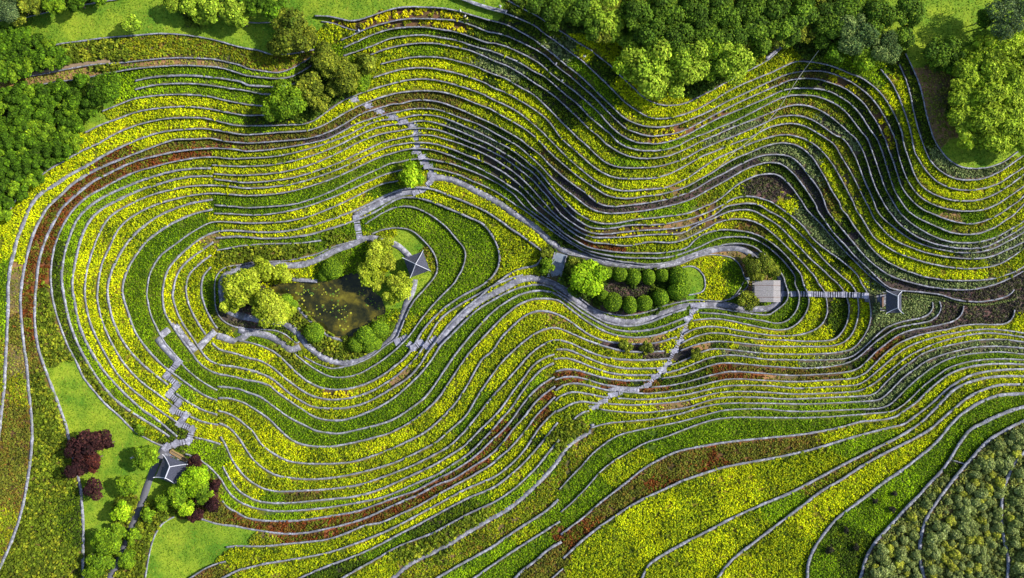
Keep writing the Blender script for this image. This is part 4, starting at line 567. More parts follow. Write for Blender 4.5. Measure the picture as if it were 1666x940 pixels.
# ---------------- low planting ----------------
ST = {  # colours with weights, size, height, density, name, label
'Y': ([((.68, .71, .006), .36), ((.53, .60, .007), .30), ((.34, .43, .008), .23), ((.15, .22, .008), .11)], .88, .55, 1.0),
'y': ([((.48, .52, .007), .27), ((.35, .42, .008), .35), ((.19, .27, .008), .23), ((.06, .10, .007), .15)], 1.0, .5, 1.0),
'g': ([((.30, .46, .006), .45), ((.20, .34, .006), .4), ((.09, .16, .006), .15)], .85, .35, 1.1),
'G': ([((.17, .30, .004), .45), ((.09, .18, .004), .3), ((.27, .42, .006), .25)], .85, .45, 1.1),
'k': ([((.055, .10, .006), .45), ((.10, .16, .007), .35), ((.20, .26, .008), .2)], .95, .45, 1.0),
'K': ([((.075, .065, .07), .4), ((.06, .08, .02), .35), ((.15, .14, .09), .25)], .7, .25, .65),
'P': ([((.18, .23, .075), .4), ((.28, .34, .11), .3), ((.08, .12, .03), .3)], .95, .45, 1.0),
'R': ([((.20, .055, .012), .30), ((.16, .09, .014), .28), ((.15, .18, .012), .34), ((.27, .10, .015), .08)], 1.0, .5, .95),
'B': ([((.20, .14, .02), .3), ((.18, .19, .02), .45), ((.10, .12, .015), .2), ((.24, .11, .02), .05)], 1.0, .45, .95),
'o': ([((.34, .35, .012), .4), ((.20, .26, .012), .4), ((.24, .18, .02), .2)], 1.0, .45, 1.0),
'q': ([((.64, .58, .006), .5), ((.42, .40, .01), .25), ((.18, .22, .01), .25)], 1.25, .55, .7),
's': ([((.60, .62, .008), .35), ((.12, .19, .01), .65)], 1.1, .5, .6),
'h': ([((.17, .23, .012), .4), ((.10, .14, .01), .3), ((.28, .31, .018), .3)], 1.5, .7, .7),
'b': ([((.32, .25, .06), .35), ((.28, .29, .04), .4), ((.17, .22, .02), .25)], .8, .2, .6),
'L': ([((.10, .21, .010), .45), ((.20, .31, .015), .3), ((.33, .36, .04), .25)], .6, .09, .5),
'l': ([((.10, .21, .010), .45), ((.20, .31, .015), .3), ((.33, .36, .04), .25)], .6, .09, .5),  # same colours, size and height as the main lawn grass
'F': ([((.06, .11, .01), .6), ((.12, .18, .012), .4)], 1.5, .8, .8),
'S': ([((.16, .19, .04), .5), ((.26, .29, .06), .3), ((.34, .36, .05), .2)], 1.3, .6, .7),
'D': ([((.09, .075, .055), .45), ((.10, .11, .04), .35), ((.19, .15, .11), .2)], 1.0, .4, .8)}
SN = {'Y': ('yellow_flowers', 'dense low beds of bright yellow flowering plants between the terrace walls'), 'y': ('yellow_green_shrubs', 'low beds of olive yellow leaved plants filling many terraces'),
 'g': ('light_green_planting', 'fresh light green low planting on narrow terraces'), 'G': ('green_hedge', 'deep green close clipped hedge planting along the terraces'), 'k': ('dark_green_planting', 'dark green low planting on many terraces'),
 'K': ('bare_bed_plants', 'thin greyish plants on bare dark terrace soil'), 'P': ('sage_planting', 'grey green sage coloured low planting on the eastern terraces'), 'R': ('red_shrubs', 'rust red leaved low shrubs in long terrace beds'),
 'B': ('brown_shrubs', 'brownish olive low shrubs in terrace beds'), 'o': ('olive_planting', 'dull olive low planting'), 'q': ('yellow_clumps', 'scattered yellow flowering clumps on brown soil'), 's': ('sparse_flowers', 'sparse yellow spots of flowers on dark terraces'),
 'h': ('bushy_groundcover', 'bushy mid green ground cover'), 'b': ('dry_grass', 'dry brown grass and weeds'), 'L': ('lawn_grass', 'short bright lawn grass'), 'l': ('lawn_patches', 'short lawn grass under trees'),
 'F': ('undergrowth', 'dark woodland undergrowth'), 'S': ('scrub_groundcover', 'low scrub under the silvery shrubs'), 'D': ('withered_plants', 'withered purplish brown plants on the bank')}
def leaves(C, Nr, half, asp=1.0):
    """quads centred at C facing Nr"""
    n = len(C); Nr = Nr / (np.linalg.norm(Nr, axis=1)[:, None] + 1e-9); r = rng.normal(size=(n, 3)); a = np.cross(Nr, r); a /= np.linalg.norm(a, axis=1)[:, None] + 1e-9; b = np.cross(Nr, a)
    half = np.asarray(half); half = half[:, None] if half.ndim else half
    a = a * half; b = b * half * asp
    V = np.stack([C - a - b * .6, C + a * .55 - b, C + a + b * .6, C - a * .55 + b], 1).reshape(-1, 3); return V, np.arange(4 * n).reshape(n, 4)
sp = 2.6
gx, gy = np.meshgrid(np.arange(-25, 1690, sp), np.arange(-25, 965, sp)); gx[1::2] += sp / 2
gx = (gx + rng.uniform(-.42, .42, gx.shape) * sp).ravel(); gy = (gy + rng.uniform(-.42, .42, gy.shape) * sp).ravel()
jx = gx + rng.normal(0, 1.6, gx.shape); jy = gy + rng.normal(0, 1.6, gy.shape)
def typ(px, py):
    X, Y = gi(px, py); return T[np.rint(Y).astype(int), np.rint(X).astype(int)]
kx_ = gx + rng.normal(0, 5.0, gx.shape); ky_ = gy + rng.normal(0, 5.0, gy.shape); same = np.abs(znear(kx_, ky_) - znear(gx, gy)) < .2
ty = np.where(same, typ(kx_, ky_), typ(gx, gy)); t0_ = typ(gx, gy); keep_ = np.isin(t0_, [TI[c] for c in 'LlFS']) | np.isin(ty, [TI[c] for c in 'LlFS']); ty = np.where(keep_, t0_, ty); ok = free(gx, gy); gap = vnoise(gx, gy, 5.0, 3)
for c in TY:
    cols, size, hgt, dens = ST[c]
    sel = ok & (ty == TI[c]) & ((vnoise(gx, gy, 13.0, 41) > .13) | (rng.random(gx.shape) < .35)) & (rng.random(gx.shape) < dens) & ((gap > .14) | (c in 'LlGg'))
    if c in 'qs': sel &= vnoise(gx, gy, 7.0, 9) > .42
    px, py = gx[sel], gy[sel]; n = len(px)
    if n == 0: continue
    z = znear(px, py); B = W(px, py, z)
    K = 10 if c in 'Yy' else 7 if c not in 'Ll' else 3
    cw = np.array([q[1] for q in cols]); cw /= cw.sum(); cc = np.array([q[0] for q in cols])
    # patchiness: neighbouring clumps lean to the same colour
    pw = .2 if c in 'yG' else .3 if c == 'Y' else .45
    u = np.clip((1 - pw) * rng.random(n) + pw * (np.clip((vnoise(px, py, 9.0, 21) - .2) / .6, 0, .999)), 0, .999); pick = np.searchsorted(np.cumsum(cw), u); pick = np.clip(pick, 0, len(cc) - 1)
    sz = size * rng.uniform(.75, 1.25, n); hh = hgt * rng.uniform(.7, 1.25, n) * (.8 + .4 * vnoise(px, py, 14., 5))
    rep = np.repeat(np.arange(n), K); m = len(rep)
    th = rng.uniform(0, 6.283, m); ph = np.sqrt(rng.random(m)); rad = .26 * sz[rep] * ph
    C = B[rep] + np.stack([np.cos(th) * rad, np.sin(th) * rad, hh[rep] * (1.02 - .6 * ph ** 2) * rng.uniform(.72, 1.05, m)], -1)
    Nr = np.stack([np.cos(th) * ph * .9, np.sin(th) * ph * .9, np.full(m, .75)], -1) + rng.normal(0, .42, (m, 3)); Nr[:, 2] = np.abs(Nr[:, 2])
    V, F = leaves(C, Nr, (.125 if c in 'YyG' else .15) * sz[rep] * rng.uniform(.7, 1.2, m)); tint = cc[pick][rep] * rng.uniform(.6, 1.3, (m, 1)) * rng.uniform(.93, 1.07, (m, 3))
    tag(link(SN[c][0], raw_mesh(SN[c][0], V, F, M['leaf'], tint)), SN[c][1], SN[c][0].replace('_', ' '), kind='stuff')
# ---------------- trees ----------------
def crown_mesh(name, seed, rad, height, pal, nleaf, leaf, lobes, flat=.75, up=.35, spread=.62, kind_=''):
    """leafy crown: many leaf-sized faces over a handful of lobes, centred on the crown's middle"""
    r_ = np.random.default_rng(seed); L = []
    for i in range(lobes):
        a = 6.283 * i / lobes + r_.uniform(-.5, .5); d = rad * spread * math.sqrt(r_.uniform(.15, 1)) if i else 0
        q = rad * (r_.uniform(.24, .54) if i else .55); L.append((d * math.cos(a), d * math.sin(a), r_.uniform(-.22, .28) * height, q, q * flat * height / rad * .9))
    L = np.array(L); n = nleaf; li = r_.choice(len(L), n, p=(L[:, 3] ** 2) / (L[:, 3] ** 2).sum())
    d = r_.normal(size=(n, 3)); d[:, 2] = np.abs(d[:, 2]) * 1.1 - .35 * r_.random(n); d /= np.linalg.norm(d, axis=1)[:, None]
    rr = r_.uniform(.72, 1.08, n)
    # little tufts on each lobe so that the surface is lumpy
    tu = r_.normal(size=(130, 3)); tu /= np.linalg.norm(tu, axis=1)[:, None]; b_ = (d @ tu.T).max(1); amp = r_.uniform(.5, 1.25, 130)[(d @ tu.T).argmax(1)]; rr *= .74 + .36 * np.clip((b_ - .90) / .10, 0, 1) * amp
    C = L[li, :3] + d * rr[:, None] * L[li][:, [3, 3, 4]]
    ins = np.zeros(n, bool)
    for k in range(len(L)):
        e = (C - L[k, :3]) / L[k][[3, 3, 4]]; ins |= (np.linalg.norm(e, axis=1) < .72) & (li != k)
    C = C[~ins]; d = d[~ins]; n = len(C); cc = np.array([p[0] for p in pal]); cw = np.array([p[1] for p in pal]); cw = cw / cw.sum()
    tone = np.array([r_.random() for _ in range(len(L))])[li[~ins]]
    u = np.clip(.6 * r_.random(n) + .4 * tone, 0, .999); pick = np.clip(np.searchsorted(np.cumsum(cw), u), 0, len(cc) - 1)
    Nr = d + r_.normal(0, .45, (n, 3)) + [0, 0, up]
    V, F = leaves(C, Nr, leaf * r_.uniform(.55, 1.3, n), 2.4 if kind_ == 'willow' else 1.0); tint = cc[pick] * r_.uniform(.5, 1.35, (n, 1)) * r_.uniform(.93, 1.07, (n, 3))
    return raw_mesh(name, V, F, M['leaf'], tint)
def trunk_mesh(name, seed, rad, hbase, hc, th=.16, limbs=6):
    """tapered trunk with limbs; z=0 at the crown's middle, foot at -hc"""
    r_ = random.Random(seed); b = MB(); lean = (r_.uniform(-.1, .1) * rad, r_.uniform(-.1, .1) * rad)
    b.tube([(lean[0], lean[1], -hc - .4), (lean[0] * .8, lean[1] * .8, -hc * .7), (0, 0, -hc * .3), (0, 0, rad * .25)], [th * 1.5, th * 1.05, th * .8, th * .3], 7)
    for i in range(limbs):
        a = 6.283 * i / limbs + r_.uniform(-.4, .4); l = rad * r_.uniform(.55, .8); z0 = -hc * r_.uniform(.2, .5)
        b.tube([(0, 0, z0), (math.cos(a) * l * .45, math.sin(a) * l * .45, z0 + rad * .28), (math.cos(a) * l, math.sin(a) * l, z0 + rad * r_.uniform(.3, .6))], [th * .5, th * .3, th * .1], 5)
    me = bpy.data.meshes.new(name); me.from_pydata(b.v, [], b.f); me.materials.append(M['bark']); me.update(); return me
PAL = {
 'dark': [((.04, .09, .005), .35), ((.075, .16, .006), .4), ((.15, .28, .008), .25)],
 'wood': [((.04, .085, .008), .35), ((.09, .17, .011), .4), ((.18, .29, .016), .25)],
 'mid': [((.07, .14, .008), .3), ((.15, .26, .01), .4), ((.26, .40, .012), .3)],
 'lime': [((.12, .2, .012), .25), ((.25, .38, .02), .4), ((.42, .55, .04), .35)],
 'limeb': [((.16, .22, .01), .25), ((.33, .40, .018), .4), ((.52, .60, .045), .35)],
 'limeo': [((.14, .18, .01), .3), ((.30, .35, .02), .4), ((.48, .52, .04), .3)],
 'olive': [((.08, .11, .01), .35), ((.17, .21, .015), .4), ((.34, .37, .025), .25)],
 'sage': [((.05, .09, .035), .4), ((.11, .17, .05), .35), ((.22, .29, .10), .25)],
 'pine': [((.05, .10, .03), .3), ((.13, .2, .045), .35), ((.26, .34, .09), .35)],
 'willow': [((.12, .2, .012), .3), ((.30, .42, .02), .4), ((.48, .60, .04), .3)],
 'plum': [((.03, .012, .013), .5), ((.065, .022, .02), .35), ((.12, .05, .03), .15)],
 'plumred': [((.05, .015, .013), .45), ((.11, .028, .018), .45), ((.17, .05, .03), .1)],
 'plumdark': [((.03, .03, .02), .5), ((.06, .06, .03), .35), ((.10, .09, .04), .15)],
 'bright': [((.12, .23, .006), .25), ((.26, .44, .008), .4), ((.44, .62, .02), .35)],
 'cone': [((.06, .13, .007), .3), ((.14, .25, .01), .4), ((.26, .40, .015), .3)],
 'scrub': [((.11, .15, .035), .35), ((.23, .28, .07), .4), ((.40, .45, .16), .25)],
 'scruby': [((.2, .22, .03), .35), ((.40, .42, .04), .4), ((.56, .56, .07), .25)]}
TL = {'wood': 'deep green forest tree', 'dark': 'dense dark green broadleaf tree', 'mid': 'mid green leafy tree', 'lime': 'light green rounded tree', 'limeb': 'bright yellow-green tree', 'limeo': 'olive yellow tree', 'olive': 'olive green loose tree',
 'sage': 'grey green tree', 'pine': 'pale blue-green tree', 'willow': 'feathery yellow-green tree', 'plum': 'dark purple leaved tree', 'plumred': 'dark purple tree with reddish crown', 'plumdark': 'dark bushy tree', 'bright': 'fresh bright green tree'}
TN = {'plum': 'plum_tree', 'plumred': 'plum_tree', 'willow': 'willow_tree', 'pine': 'broadleaf_tree'}
crowns = {}
def crown(kind, rad, hc):
    q = (kind, 0 if rad < 2.0 else 1 if rad < 3.2 else 2, int(rng.integers(0, 2)))
    if q not in crowns:
        r0 = (1.6, 2.6, 4.0)[q[1]]; sp_ = dict(lobes=(6, 9, 13)[q[1]], flat=.85, up=.3, spread=.78)
        if kind == 'willow': sp_ = dict(lobes=11, flat=.9, up=.1, spread=.85, kind_='willow')
        if kind in ('limeb', 'limeo'): sp_ = dict(lobes=(6, 8, 13)[q[1]], flat=.75, up=.45, spread=.72)
        leaf = {'sage': .12, 'pine': .14, 'willow': .16}.get(kind, .19)
        seed = len(crowns) * 7 + 3
        crowns[q] = (crown_mesh('crown', seed, r0, r0 * .95, PAL[kind], int((900, 2400, 5600)[q[1]] * (.19 / leaf) ** 1.3), leaf, **sp_), r0, {})
    return crowns[q]
def place_tree(px, py, rpx, h, kind, label, group, name=None):
    zb = float(zat(px, py)); rad = rpx * S * (1 - (zb + h * .6) / H); me, r0, tr = crown(kind, rad, h); hc = h * .58
    c = Vector(W(px, py, zb + hc)); zb = gz(c.x, c.y); c = Vector(W(px, py, zb + hc)); 
    ro = empty(name or TN.get(kind, 'broadleaf_tree'), (c.x, c.y, zb), random.uniform(0, 6.28)); tag(ro, label, 'tree', group)
    f = rad / r0; k = link('crown', me, ro, (0, 0, hc)); k.scale = (f, f, f * random.uniform(.85, 1.1))
    key = round(hc / f, 0)
    if key not in tr: tr[key] = trunk_mesh('trunk', int(key * 10), r0, 0, key, .05 + .035 * r0)
    t = link('trunk', tr[key], ro, (0, 0, hc)); t.scale = (f, f, hc / key)
    return ro
LAND = [((675, 430), 'square slate pavilion'), ((1250, 472), 'wooden roofed shelter'), ((280, 760), 'slate entrance gate'), ((585, 360), 'stone steps to the pond path'), ((905, 437), 'blue-grey footbridge'), ((430, 470), 'loop path round the pond'), ((540, 110), 'path junction at the top'),
        ((100, 200), 'green thicket on the left edge'), ((1080, 120), 'bend of the northern kerb'), ((1600, 160), 'eastern grove'), ((220, 860), 'asphalt path'), ((1400, 60), 'eastern end of the wood'), ((300, 30), 'top left lawn'), ((60, 15), 'top left corner'), ((1200, 40), 'northern wood'), ((930, 30), 'western end of the wood'), ((1100, 590), 'long southern staircase'), ((1420, 850), 'green bed in the lower right'), ((150, 740), 'bottom left lawn')]
def where(px, py):
    i = min(range(len(LAND)), key=lambda k: math.hypot(LAND[k][0][0] - px, LAND[k][0][1] - py)); (x, y), nme = LAND[i]
    a = math.atan2(-(py - y), px - x); return i, ['east', 'north-east', 'north', 'north-west', 'west', 'south-west', 'south', 'south-east'][int(round(a / (math.pi / 4))) % 8], nme
TREELIST = []
for ln in TREES.strip().split('\n'):
    for t in ln.split():
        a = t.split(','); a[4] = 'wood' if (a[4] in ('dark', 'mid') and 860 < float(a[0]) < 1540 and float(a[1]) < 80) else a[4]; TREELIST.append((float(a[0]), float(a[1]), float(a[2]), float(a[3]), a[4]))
used = {}
sized = sorted(TREELIST, key=lambda q: -q[2])
for (px, py, rp, h, kind) in TREELIST:
    i, dr, nme = where(px, py); base = f"{TL[kind]} {dr} of the {nme}"; used.setdefault(base, []).append((px, py, rp))
SZ = ['largest', 'second largest', 'third largest', 'fourth largest', 'fifth largest', 'sixth largest', 'seventh largest', 'eighth largest', 'ninth largest', 'tenth largest', 'eleventh largest', 'smallest']
for (px, py, rp, h, kind) in TREELIST:
    i, dr, nme = where(px, py); base = f"{TL[kind]} {dr} of the {nme}"; lst = sorted(used[base], key=lambda q: (-q[2], q[0]))
    lab = base if len(lst) == 1 else f"{base}, {SZ[min(11, lst.index((px, py, rp)))]}"
    place_tree(px, py, rp * 1.12, h, kind, lab, 'trees around the terraced garden')
# thickets filled with packed crowns
def scatter(poly, dmin, tries, seed, avoid=()):
    r_ = random.Random(seed); P = np.array(poly, float); x0, y0 = P.min(0); x1, y1 = P.max(0); out = []
    for _ in range(tries):
        x, y = r_.uniform(x0, x1), r_.uniform(y0, y1)
        if not inpoly(P, np.array([x]), np.array([y]))[0]: continue
        if all(math.hypot(x - a, y - b) > dmin for a, b in out) and all(math.hypot(x - a[0], y - a[1]) > dmin * .8 for a in avoid): out.append((x, y))
    return out
thick = [([(-12, 150), (60, 138), (120, 140), (150, 175), (128, 195), (128, 235), (70, 275), (40, 310), (8, 350), (-12, 360)], 14, 'dark', 4, 'dark green leafy tree packed in the thicket on the left edge', 'trees of the left thicket'),
         ([(-12, 52), (25, 46), (62, 62), (100, 84), (105, 105), (40, 118), (-12, 128)], 12, 'dark', 3, 'dark green bushy tree between the lawn and the dirt track', 'trees beside the dirt track')]
for poly, dm, kd, h, lab, grp in thick:
    for x, y in scatter(poly, dm, 3000, 5): place_tree(x, y, dm * random.uniform(.85, 1.15), h * random.uniform(.85, 1.2), kd if random.random() < .8 else 'mid', lab, grp)
for x, y in scatter([(940, -10), (1340, -10), (1330, 50), (1260, 75), (1200, 85), (1120, 80), (1020, 75), (960, 50)], 12, 5000, 8, [t[:2] for t in TREELIST]):
    place_tree(x, y, random.uniform(8, 17), random.uniform(4.5, 8.5), random.choice(['wood', 'wood', 'dark', 'olive']), 'shaded tree filling the northern wood between bigger crowns', 'trees of the northern wood')
# clipped shrubs
cone_me = []
for i in range(3):
    r_ = np.random.default_rng(60 + i); n = 3200; d = r_.normal(size=(n, 3)); d[:, 2] = np.abs(d[:, 2]) - .2; d /= np.linalg.norm(d, axis=1)[:, None]
    q = d * (1 + r_.normal(0, .045, n))[:, None] * [1, 1, 1.35]; q[:, 2] += .25
    cc = np.array([p[0] for p in PAL['cone']]); V, F = leaves(q, d + r_.normal(0, .5, (n, 3)) + [0, 0, .2], .06 * r_.uniform(.6, 1.3, n), 1.3)
    cone_me.append(raw_mesh('foliage', V, F, M['leaf'], cc[r_.integers(0, 3, n)] * r_.uniform(.75, 1.2, (n, 1))))
stem_me = trunk_mesh('stem', 3, .5, 0, .35, .07, 3)
cones = [tuple(map(float, q.split(','))) for q in CONES.split()]
CLAB = ['top row of clipped shrubs, first beyond the leftmost', 'top row of clipped shrubs, third from the left', 'top row of clipped shrubs, fourth from the left', 'top row of clipped shrubs, beside the large right-hand pair', 'larger upper clipped shrub at the right end of the two rows', 'larger lower clipped shrub at the right end of the two rows',
 'leftmost clipped shrub of the top row, half under the bright tree', 'bottom row clipped shrub nearest the large right-hand pair', 'bottom row clipped shrub, second from the right', 'bottom row clipped shrub, third from the right', 'bottom row clipped shrub, second from the left', 'leftmost clipped shrub of the bottom row',
 'deep green spiky shrub at the northern pond bank, larger one', 'smaller deep green shrub beside the one at the northern pond bank', 'round green shrub on the south-west bank of the pond', 'large round shrub at the south-east pond bank', 'round shrub right of the large one at the south-east pond bank', 'low shrub at the southern tip of the pond',
 'low shrub between the southern tip and the south-east bank', 'narrow green hedge bush beside the yellow-green trees', 'small green bush at the west end of the pond', 'upper round shrub at the south-east pond bank']
for i, (px, py, rp) in enumerate(cones):
    zb = float(zat(px, py)); rad = rp * S * .98; h = rad * 1.7; c = Vector(W(px, py, zb + h * .45)); zb = gz(c.x, c.y) if not inpoly(POND, np.array([px]), np.array([py]))[0] else WATER_Z
    c = Vector(W(px, py, zb + h * .45)); ro = empty('clipped_shrub', (c.x, c.y, zb), random.uniform(0, 6)); tag(ro, 'rounded green ' + CLAB[i] if 'row' in CLAB[i] else CLAB[i], 'shrub', 'clipped rounded shrubs')
    k = link('foliage', cone_me[i % 3], ro, (0, 0, rad * .35)); k.scale = (rad * random.uniform(.9, 1.12), rad * random.uniform(.9, 1.1), rad * (1.0 if i < 12 else .6)); t = link('stem', stem_me, ro, (0, 0, .2)); t.scale = (1, 1, 1)
# silvery shrubs on the lower right slope
shr = []
for i in range(4):
    kd = ('scrub', 'scrub', 'scruby', 'scrub')[i]; shr.append(crown_mesh('foliage', 90 + i, 1.0, .85, PAL[kd], 1300, .085, 5, flat=.85, up=.4, spread=.55))
r_ = random.Random(11); pts = []
for _ in range(9000):
    x, y = r_.uniform(1400, 1680), r_.uniform(690, 955)
    if TY[int(typ(np.array([x]), np.array([y]))[0])] != 'S' or not free(np.array([x]), np.array([y]))[0]: continue
    if any(mask[int((y + dy_ - GY0) * MS), int((x + dx_ - GX0) * MS)] for dx_ in (-6, -3, 0, 3, 6) for dy_ in (-6, -3, 0, 3, 6) if y + dy_ < GY1 and x + dx_ < GX1): continue
    if all((x - a) ** 2 + (y - b) ** 2 > (9.0 if x < 1500 else 8.6) ** 2 for a, b in pts): pts.append((x, y))
    if len(pts) > 285: break
for x, y in pts:
    zb = float(zat(x, y)); rad = r_.choice([.6, .8, 1., 1.2, 1.45, 1.6]); c = Wg(x, y); i = r_.randrange(4)
    ro = empty('silvery_shrub', c, r_.uniform(0, 6)); tag(ro, 'rounded silvery olive shrub crowded on the lower right slope' if i != 2 else 'rounded yellowish shrub among silvery ones on the lower right slope', 'shrub', 'shrubs crowded on the lower right slope' if i != 2 else 'yellowish shrubs on the lower right slope')
    k = link('foliage', shr[i], ro, (0, 0, rad * .75)); k.scale = (rad, rad, rad * 1.15); t = link('stem', stem_me, ro, (0, 0, .25))
# lily pads
n = 620; px = rng.uniform(465, 635, n); py = rng.uniform(430, 550, n); m_ = inpoly((POND - POND.mean(0)) * .93 + POND.mean(0), px, py) & (vnoise(px, py, 14, 4) > .5); px, py = px[m_], py[m_]; B = W(px, py, WATER_Z + .02); Vs = []; Fs = []
for i, c in enumerate(B):
    rr = rng.uniform(.08, .26); a = np.linspace(.3, 6.0, 8); Vs.append(np.stack([c[0] + rr * np.cos(a), c[1] + rr * np.sin(a), np.full(8, c[2] + rng.uniform(0, .01))], -1)); Fs.append(np.arange(8) + 8 * i)
cc = np.array([(.25, .32, .03), (.4, .4, .04), (.1, .2, .03)]); tag(link('lily_pads', raw_mesh('lily_pads', np.concatenate(Vs), np.array(Fs), M['leaf'], cc[rng.integers(0, 3, len(B))])), 'yellow-green lily pads floating on the pond', 'lily pads', kind='stuff')
# ---------------- stairs ----------------
def staircase(pts, width, label, n_steps=5, name='stone_staircase', gap=.5, lw=None):
    """landings at the given points, flights of block steps between them; pts are photograph pixels"""
    c0 = Wg(*pts[0]); ro = empty(name, c0); tag(ro, label, 'staircase', 'stone staircases')
    P = [Wg(x, y) for x, y in pts]; fx = None
    if isinstance(lw, tuple): fx = lw; lw = 1.0
    for i, p in enumerate(P): x_, y_ = pts[i]; zz = sorted(float(znear(x_ + a_, y_ + b_)) for a_ in (-4, -2, 0, 2, 4) for b_ in (-4, -2, 0, 2, 4)); P[i] = Vector(W(x_, y_, zz[18] + .22))
    for i, p in enumerate(P):
        d = (P[min(i + 1, len(P) - 1)] - P[max(i - 1, 0)]); a = math.atan2(d.y, d.x)
        b = MB(); b.box(p - c0 + Vector((0, 0, -.3)), ((lw or 1.5), width, .6), a) if fx is None else b.box(p - c0 + Vector((0, 0, -.3)), (fx[1], fx[2], .6), fx[0]); b.build('landing', M['landing'], ro)
    for p, q in zip(P[:-1], P[1:]):
        d = q - p; L = math.hypot(d.x, d.y); a = math.atan2(d.y, d.x); b = MB()
        lo = .35 * (lw or 1.5) / L; k = max(2, int((L - (lw or 1.5) * .7) / .48))
        for j in range(k):
            t = lo + (1 - 2 * lo) * (j + .5) / k; c = p + d * t; z = p.z + d.z * (j + .5) / k
            b.box((c.x - c0.x, c.y - c0.y, z - c0.z - .3), ((L * (1 - 2 * lo)) / k * .62, width * (.92 if fx is None else .75), .6), a)
        b.build('flight_of_steps', M['landing'], ro)
    return ro
for P_, wd, lw_, lb in STAIRS: staircase(P_, wd, lb, lw=lw_)
# ---------------- materials for the buildings ----------------
def slate_mat(name, c, ang=0., scale=7.):
    m, n, b = newmat(name); t = coords(n); mp = n.nodes.new('ShaderNodeMapping'); mp.inputs['Rotation'].default_value = (0, 0, ang); n.links.new(t, mp.inputs[0])
    br = N(n, 'ShaderNodeTexBrick', Scale=scale); br.inputs['Mortar Size'].default_value = .03; br.inputs['Color1'].default_value = (*c, 1); br.inputs['Color2'].default_value = (*[q * 1.35 for q in c], 1); br.inputs['Mortar'].default_value = (*[q * .4 for q in c], 1)
    n.links.new(mp.outputs[0], br.inputs[0]); n.links.new(br.outputs[0], b.inputs['Base Color']); b.inputs['Roughness'].default_value = .6; bump(n, b, br.outputs['Fac'], .03, .8); return m
M['slate'] = slate_mat('dark_slate_tiles', (.06, .065, .10))
def plank_mat():
    m, n, b = newmat('weathered_planks'); t = coords(n); wv = N(n, 'ShaderNodeTexWave', Scale=2.6, Distortion=.6); wv.bands_direction = 'Y'; n.links.new(t, wv.inputs[0])
    ns = N(n, 'ShaderNodeTexNoise', Scale=3.0, Detail=6.0); n.links.new(t, ns.inputs[0])
    c = ramp(n, wv.outputs['Fac'], [(0, (.12, .10, .10)), (.18, (.27, .255, .26)), (1, (.38, .36, .365))]); c = mix(n, .5, c, ramp(n, ns.outputs['Fac'], [(.3, (.5, .48, .48)), (.7, (1, 1, 1))]), 'MULTIPLY')
    n.links.new(c, b.inputs['Base Color']); b.inputs['Roughness'].default_value = .8; bump(n, b, wv.outputs['Fac'], .03); return m
M['plank'] = plank_mat()
def hip_roof(name, a, b_, ridge, zr, parent, swoop=.35, tip=.35, nseg=6, thick=.12):
    """curved hip roof: eaves rectangle a x b_, ridge length along local y, rises zr, tips turned up"""
    hx, hy, ry = a / 2, b_ / 2, ridge / 2; E = [(-hx, -hy), (hx, -hy), (hx, hy), (-hx, hy)]; Rr = [(0, -ry), (0, -ry), (0, ry), (0, ry)]; b = MB()
    def pt(e0, e1, r0, r1, s, t):
        ex_ = e0[0] + (e1[0] - e0[0]) * s; ey = e0[1] + (e1[1] - e0[1]) * s; rx = r0[0] + (r1[0] - r0[0]) * s; ry_ = r0[1] + (r1[1] - r0[1]) * s
        z = zr * (t * (1 - swoop) + swoop * t * t) + tip * (abs(2 * s - 1) ** 3) * (1 - t) ** 2; return (ex_ + (rx - ex_) * t, ey + (ry_ - ey) * t, z)
    for i in range(4):
        e0, e1, r0, r1 = E[i], E[(i + 1) % 4], Rr[i], Rr[(i + 1) % 4]; V = []; F = []; n = nseg
        for dz in (0, -thick):
            for jt in range(n + 1):
                for js in range(n + 1):
                    p = pt(e0, e1, r0, r1, js / n, jt / n); V.append((p[0], p[1], p[2] + dz))
        k = (n + 1) ** 2
        for jt in range(n):
            for js in range(n):
                q = jt * (n + 1) + js; F.append((q, q + 1, q + n + 2, q + n + 1)); F.append((k + q, k + q + n + 1, k + q + n + 2, k + q + 1))
        for js in range(n): F.append((js, k + js, k + js + 1, js + 1))
        b.add(V, F)
    ro = b.build(name, M['slate'], parent)
    for i in range(4):
        pr = [Vector(pt(E[i], E[(i + 1) % 4], Rr[i], Rr[(i + 1) % 4], 0, t / 8)) + Vector((0, 0, .07)) for t in range(9)]
        d = (pr[0] - pr[1]); d.z = 0; d.normalize(); pr = [pr[0] + d * .32 + Vector((0, 0, .22))] + pr; c = MB(); c.tube(pr, .085, 6); c.build('ridge_cap', M['white'], ro)
    if ridge > .1:
        c = MB(); c.tube([(0, -ry - .12, zr + .25), (0, -ry, zr + .14), (0, 0, zr + .12), (0, ry, zr + .14), (0, ry + .12, zr + .25)], .13, 6); c.build('ridge_cap', M['white'], ro)
    else: c = MB(); c.tube([(0, 0, zr - .05), (0, 0, zr + .15), (0, 0, zr + .3)], [.16, .14, .03], 8); c.build('finial', M['white'], ro)
    return ro
